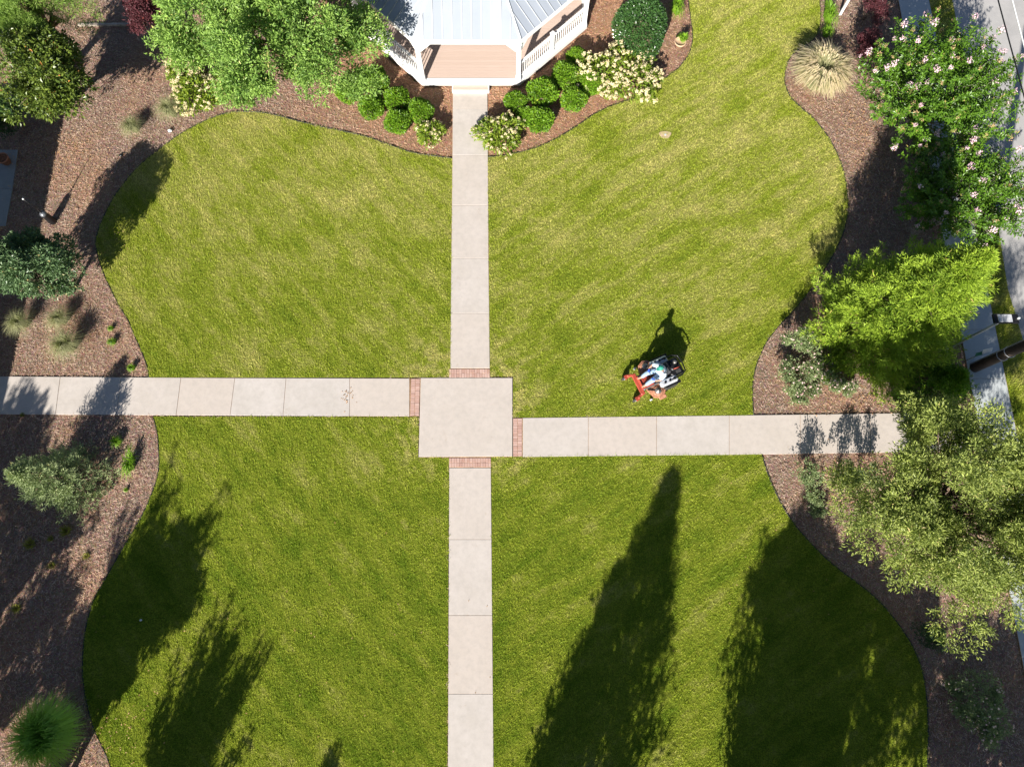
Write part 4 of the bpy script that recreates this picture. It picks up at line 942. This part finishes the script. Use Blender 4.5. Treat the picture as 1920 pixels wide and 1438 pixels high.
# ------------------------------------------------------------ mower and driver
M_ORG = plain('faded_red_paint', (.36, .06, .035), .5, 0, .25, 9); M_DKO = plain('dusty_orange_deck', (.38, .17, .10), .65, 0, .35, 12)
M_TYRE = plain('tyre_rubber', (.035, .033, .03), .85); M_SILV = plain('silver_tank', (.52, .54, .58), .4, .2, .1); M_SEAT = plain('seat_vinyl', (.03, .03, .035), .5)
M_STEEL = plain('worn_steel', (.25, .24, .23), .45, .7, .2)
MX = Vector((5.40, 7.22, .018)); MA = math.radians(204.5)
mw = thing('riding_mower', 'red zero turn riding mower with silver tanks standing on the northeast lawn', 'lawn mower', MX, MA)
RX90 = Matrix.Rotation(math.pi / 2, 4, 'X')
for sy in (-1, 1):
    # front caster: arm, fork, wheel
    y = .47 * sy
    fk = MB(); fk.lathe([(.045, .26), (.045, .42), (.02, .43)], 10, Matrix.Translation((.86, y, 0))); fk.box((.90, y, .27), (.16, .15, .02), bev=.006)
    for s in (-1, 1): fk.box((.93, y + s * .07, .19), (.05, .012, .17), ry=.3)
    fo = fk.build('caster_fork', M_ORG, mw)
    wh = MB(); wh.lathe([(.05, -.045), (.10, -.05), (.13, -.035), (.14, 0), (.13, .035), (.10, .05), (.05, .045)], 18, Matrix.Translation((.95, y, .14)) @ RX90); wh.build('tyre', M_TYRE, fo)
    ri = MB(); ri.lathe([(.0, -.048), (.052, -.046), (.052, .046), (.0, .048)], 12, Matrix.Translation((.95, y, .14)) @ RX90); ri.build('rim', M_GREY, fo)
    # drive wheel
    y = .50 * sy
    dw = MB().lathe([(.13, -.10), (.23, -.12), (.28, -.09), (.29, 0), (.28, .09), (.23, .12), (.13, .10)], 24, Matrix.Translation((-.48, y, .29)) @ RX90)
    tyre = dw.build('drive_tyre', M_TYRE, mw)
    lug = MB()
    for k in range(22):
        a = k * 2 * math.pi / 22; lug.box((-.48 + .288 * math.cos(a), y, .29 + .288 * math.sin(a)), (.022, .19, .05), ry=-a)
    lug.build('tread', M_TYRE, tyre)
    MB().lathe([(0, -.06), (.13, -.07), (.135, 0), (.13, .07), (0, .06)], 14, Matrix.Translation((-.48, y, .29)) @ RX90).build('rim', M_GREY, tyre)
    # tank over the wheel
    tk = MB().box((-.36, .41 * sy, .66), (.72, .26, .20), bev=.05); tank = tk.build('tank', M_SILV, mw)
    for x in (-.60, -.40, -.20): MB().lathe([(.045, 0), (.045, .03), (.03, .04), (.0, .04)], 12).build('cap', M_BLK, tank, loc=(x, .43 * sy, .76))
    MB().box((-.48, .56 * sy, .60), (.66, .13, .03), bev=.01).build('fender', M_BLK, mw)
    # steering lever
    lv = MB().tube([(-.02, .36 * sy, .62), (.04, .38 * sy, .85), (.13, .34 * sy, 1.0), (.22, .26 * sy, 1.03), (.25, .05 * sy, 1.03)], .015, 8); lev = lv.build('steering_lever', M_BLK, mw)
    MB().tube([(.225, .24 * sy, 1.03), (.25, .07 * sy, 1.03)], .022, 8).build('grip', M_SEAT, lev)
# chassis, beams, floor
ch = MB()
for s in (-1, 1): ch.box((-.1, .27 * s, .40), (1.35, .07, .10), bev=.01)
ch.box((-.72, 0, .40), (.08, .62, .1)); ch.build('chassis', M_STEEL, mw)
fb = MB().box((.66, 0, .40), (.17, .88, .09), bev=.02)
for s in (-1, 1): fb.box((.76, .43 * s, .38), (.24, .10, .08), rz=.25 * s, bev=.015)
fb.build('front_beam', M_ORG, mw)
fp = MB().box((.36, 0, .455), (.50, .52, .03), bev=.01)
for k in range(5): fp.box((.20 + k * .08, 0, .475), (.02, .44, .012))
fp.build('foot_plate', M_ORG, mw); MB().box((.60, 0, .50), (.03, .50, .10), ry=-.5).build('toe_board', M_ORG, mw)
# cutting deck with three rounded shells
dkm = MB()
out = [(-.24, -.60), (-.12, -.74), (.08, -.78), (.28, -.68), (.36, -.45), (.42, -.20), (.42, .20), (.36, .45), (.28, .68), (.08, .78), (-.12, .74), (-.24, .60), (-.28, .3), (-.28, -.3)]
dkm.prism(out, .12, .27); dkm.prism([(x * .9 + .01, y * .93) for x, y in out], .27, .30); deck_ = dkm.build('cutting_deck', M_DKO, mw)
for cx, cy in ((.06, .53), (.14, 0), (.06, -.53)):
    MB().lathe([(.13, .30), (.13, .33), (.10, .36), (.04, .37), (.04, .42), (.0, .42)], 18).build('pulley_cover', M_STEEL, deck_, loc=(cx, cy, 0))
MB().lathe([(.21, .295), (.205, .318), (.14, .325)], 22).build('spindle_ring', M_DKO, deck_, loc=(.06, .53, 0))
MB().box((.27, .40, .32), (.30, .05, .03), rz=-.5).build('belt', M_BLK, deck_)
MB().box((-.02, .80, .20), (.30, .14, .05), rx=-.35, bev=.02).build('discharge_chute', M_DKO, deck_)
for y in (-.66, .70): MB().lathe([(.0, -.03), (.06, -.03), (.06, .03), (.0, .03)], 12, RX90).build('gauge_wheel', M_GREY, deck_, loc=(.40, y, .10))
# seat, engine, roll bar
sb = MB().box((-.16, 0, .70), (.46, .46, .12), bev=.05).box((-.40, 0, .93), (.12, .44, .46), ry=-.2, bev=.05); sb.build('seat', M_SEAT, mw)
for s in (-1, 1): MB().box((-.18, .26 * s, .88), (.30, .06, .05), bev=.02).build('armrest', M_SEAT, mw)
en = MB().box((-.80, 0, .56), (.58, .70, .34), bev=.06).lathe([(.17, .72), (.17, .79), (.12, .83), (.0, .83)], 20, Matrix.Translation((-.76, 0, 0))); eng = en.build('engine', M_BLK, mw)
for s in (-1, 1):
    cy_ = MB()
    for k in range(6): cy_.box((-.86, s * (.16 + .022 * k), .745), (.18, .010, .06))
    cy_.build('cylinder_fins', M_STEEL, eng)
MB().tube([(-.98, -.2, .56), (-.98, .2, .56)], .055, 10).build('muffler', M_STEEL, eng)
MB().tube([(-.70, .1, .85), (-.82, .12, .9), (-.95, .1, .84)], .02, 6).build('hose', M_ORG, eng)
MB().lathe([(.07, .8), (.075, .9), (.05, .93), (.0, .93)], 14).build('air_filter', M_STEEL, eng, loc=(-.86, -.12, 0))
rbp = [(-.42, .43, .70), (-.55, .44, .80), (-.90, .42, .80), (-1.10, .32, .78), (-1.14, 0, .78), (-1.10, -.32, .78), (-.90, -.42, .80), (-.55, -.44, .80), (-.42, -.43, .70)]
MB().tube(rbp, .026, 8).build('roll_bar', M_BLK, mw)
MB().tube([(-1.0, .30, .5), (-1.12, .22, .52), (-1.12, -.22, .52), (-1.0, -.30, .5)], .02, 6).build('bumper', M_BLK, mw)

# driver
def skin_mesh(name, verts, edges, radii, mat, sub=2, extra=None):
    me = bpy.data.meshes.new(name); me.from_pydata([Vector(v) for v in verts], edges, []); o = bpy.data.objects.new(name, me); C.objects.link(o)
    sk_ = o.modifiers.new('skin', 'SKIN'); sk_.use_smooth_shade = True
    for i, rr in enumerate(radii): me.skin_vertices[0].data[i].radius = (rr if isinstance(rr, tuple) else (rr, rr))
    me.skin_vertices[0].data[0].use_root = True
    ss = o.modifiers.new('sub', 'SUBSURF'); ss.levels = sub; ss.render_levels = sub
    dg = bpy.context.evaluated_depsgraph_get(); m2 = bpy.data.meshes.new_from_object(o.evaluated_get(dg)); bpy.data.objects.remove(o); bpy.data.meshes.remove(me)
    m2.name = name; m2.materials.clear(); m2.materials.append(mat); m2.polygons.foreach_set('use_smooth', [True] * len(m2.polygons)); return m2
M_SKIN = plain('skin', (.42, .22, .15), .55, 0, .06); M_SHIRT = plain('pale_shirt', (.62, .70, .80), .8, 0, .12, 5); M_JEAN = plain('light_denim', (.27, .38, .52), .85, 0, .2, 16)
M_CAP = plain('green_cap', (.03, .27, .20), .75); M_GLOVE = plain('blue_glove', (.02, .09, .50), .6); M_BOOT = plain('tan_boot', (.36, .25, .17), .8); M_HAIR = plain('grey_hair', (.25, .22, .19), .8)
dr = thing('person', 'driver in pale blue shirt, green cap, light jeans and blue gloves sitting on the mower', 'person', MX, MA)
V_ = [(-.20, 0, .82), (-.20, 0, .98), (-.15, 0, 1.16), (-.10, 0, 1.32), (-.07, 0, 1.40), (-.04, 0, 1.49), (-.02, 0, 1.60)]
Rr = [.13, .125, .14, .085, .055, .085, .075]; Ed = [(i, i + 1) for i in range(6)]
def chain(start, pts, rads):
    i0 = start
    for p_, r_ in zip(pts, rads): V_.append(p_); Rr.append(r_); Ed.append((i0, len(V_) - 1)); i0 = len(V_) - 1
for s in (-1, 1):
    chain(3, [(-.10, .20 * s, 1.29), (.02, .33 * s, 1.10), (.20, .27 * s, 1.05), (.235, .20 * s, 1.06)], [.062, .046, .034, .032])
    chain(0, [(-.14, .11 * s, .82), (.26, .17 * s, .86), (.44, .17 * s, .56), (.50, .17 * s, .50)], [.095, .072, .05, .045])
body = link('body', skin_mesh('body', V_, Ed, Rr, M_SKIN), dr)
# face: nose, ears joined to the head of the same figure
fc = MB(); fc.ell((.075, 0, 1.535), (.022, .014, .02)); fc.ell((-.02, .085, 1.54), (.016, .012, .028)); fc.ell((-.02, -.085, 1.54), (.016, .012, .028)); fc.ell((.05, 0, 1.485), (.03, .03, .018)); fc.build('nose_and_ears', M_SKIN, dr)
ey = MB(); ey.ell((.066, .03, 1.56), (.01, .012, .008)); ey.ell((.066, -.03, 1.56), (.01, .012, .008)); ey.build('eyes', M_BLK, dr)
MB().ell((-.045, 0, 1.565), (.088, .088, .085), seg=14, rings=9).build('hair', M_HAIR, dr)
# shirt over the torso and short sleeves; trousers; boots
SV = [(-.20, 0, .86), (-.20, 0, 1.0), (-.16, 0, 1.17), (-.12, 0, 1.29), (-.10, 0, 1.35)]; SR = [.20, .205, .215, .185, .085]; SE = [(0, 1), (1, 2), (2, 3), (3, 4)]
for s in (-1, 1):
    n0 = len(SV); SV += [(-.10, .17 * s, 1.29), (-.02, .275 * s, 1.19), (.03, .325 * s, 1.115)]; SR += [.105, .09, .085]; SE += [(3, n0), (n0, n0 + 1), (n0 + 1, n0 + 2)]
link('shirt', skin_mesh('shirt', SV, SE, SR, M_SHIRT), dr)
TV = [(-.20, 0, .83)]; TR = [.19]; TE = []
for s in (-1, 1):
    n0 = len(TV); TV += [(-.14, .11 * s, .83), (.06, .145 * s, .86), (.26, .17 * s, .875), (.36, .17 * s, .72), (.44, .17 * s, .56)]; TR += [.13, .118, .10, .085, .078]; TE += [(0, n0)] + [(n0 + i, n0 + i + 1) for i in range(4)]
    link('boot', skin_mesh('boot', [(.43, .17 * s, .60), (.46, .17 * s, .53), (.55, .175 * s, .515), (.63, .18 * s, .51)], [(0, 1), (1, 2), (2, 3)], [.06, .055, .05, .04], M_BOOT), dr)
link('trousers', skin_mesh('trousers', TV, TE, TR, M_JEAN), dr)
for s in (-1, 1):   # gloved hands closed round the grips
    gv = [(.205, .25 * s, 1.05), (.225, .215 * s, 1.065), (.24, .17 * s, 1.068)]; ge = [(0, 1), (1, 2)]; gr = [.034, .036, .034]
    link('glove', skin_mesh('glove', gv, ge, gr, M_GLOVE, 2), dr)
    gl = [o for o in dr.children if o.name.startswith('glove')][-1]
    for k in range(4):
        yy_ = (.205 - .026 * k) * s; q = .055 - .004 * abs(k - 1.5)
        link('finger', skin_mesh('finger', [(.235, yy_, 1.072), (.235 + q * .75, yy_, 1.068), (.235 + q, yy_, 1.035), (.235 + q * .6, yy_, 1.008)], [(0, 1), (1, 2), (2, 3)], [.013, .012, .011, .009], M_GLOVE, 1), gl)
    link('thumb', skin_mesh('thumb', [(.215, .19 * s, 1.05), (.21, .165 * s, 1.02), (.235, .15 * s, 1.0)], [(0, 1), (1, 2)], [.014, .012, .010], M_GLOVE, 1), gl)
cp = MB().lathe([(.100, 1.575), (.102, 1.61), (.085, 1.66), (.045, 1.69), (.0, 1.695)], 20, Matrix.Translation((-.03, 0, 0))); cap_ = cp.build('cap', M_CAP, dr)
vb = [(.04, -.075), (.09, -.07), (.135, -.045), (.15, 0), (.135, .045), (.09, .07), (.04, .075)]
MB().prism(vb, 1.578, 1.588).build('visor', M_CAP, cap_); MB().ell((-.03, 0, 1.697), (.012, .012, .006)).build('button', M_CAP, cap_)
MB().tube([(-.06, .17, .93), (.02, .10, .97), (.04, 0, .98), (.02, -.10, .97), (-.06, -.17, .93)], .012, 6).build('belt', M_BLK, dr)
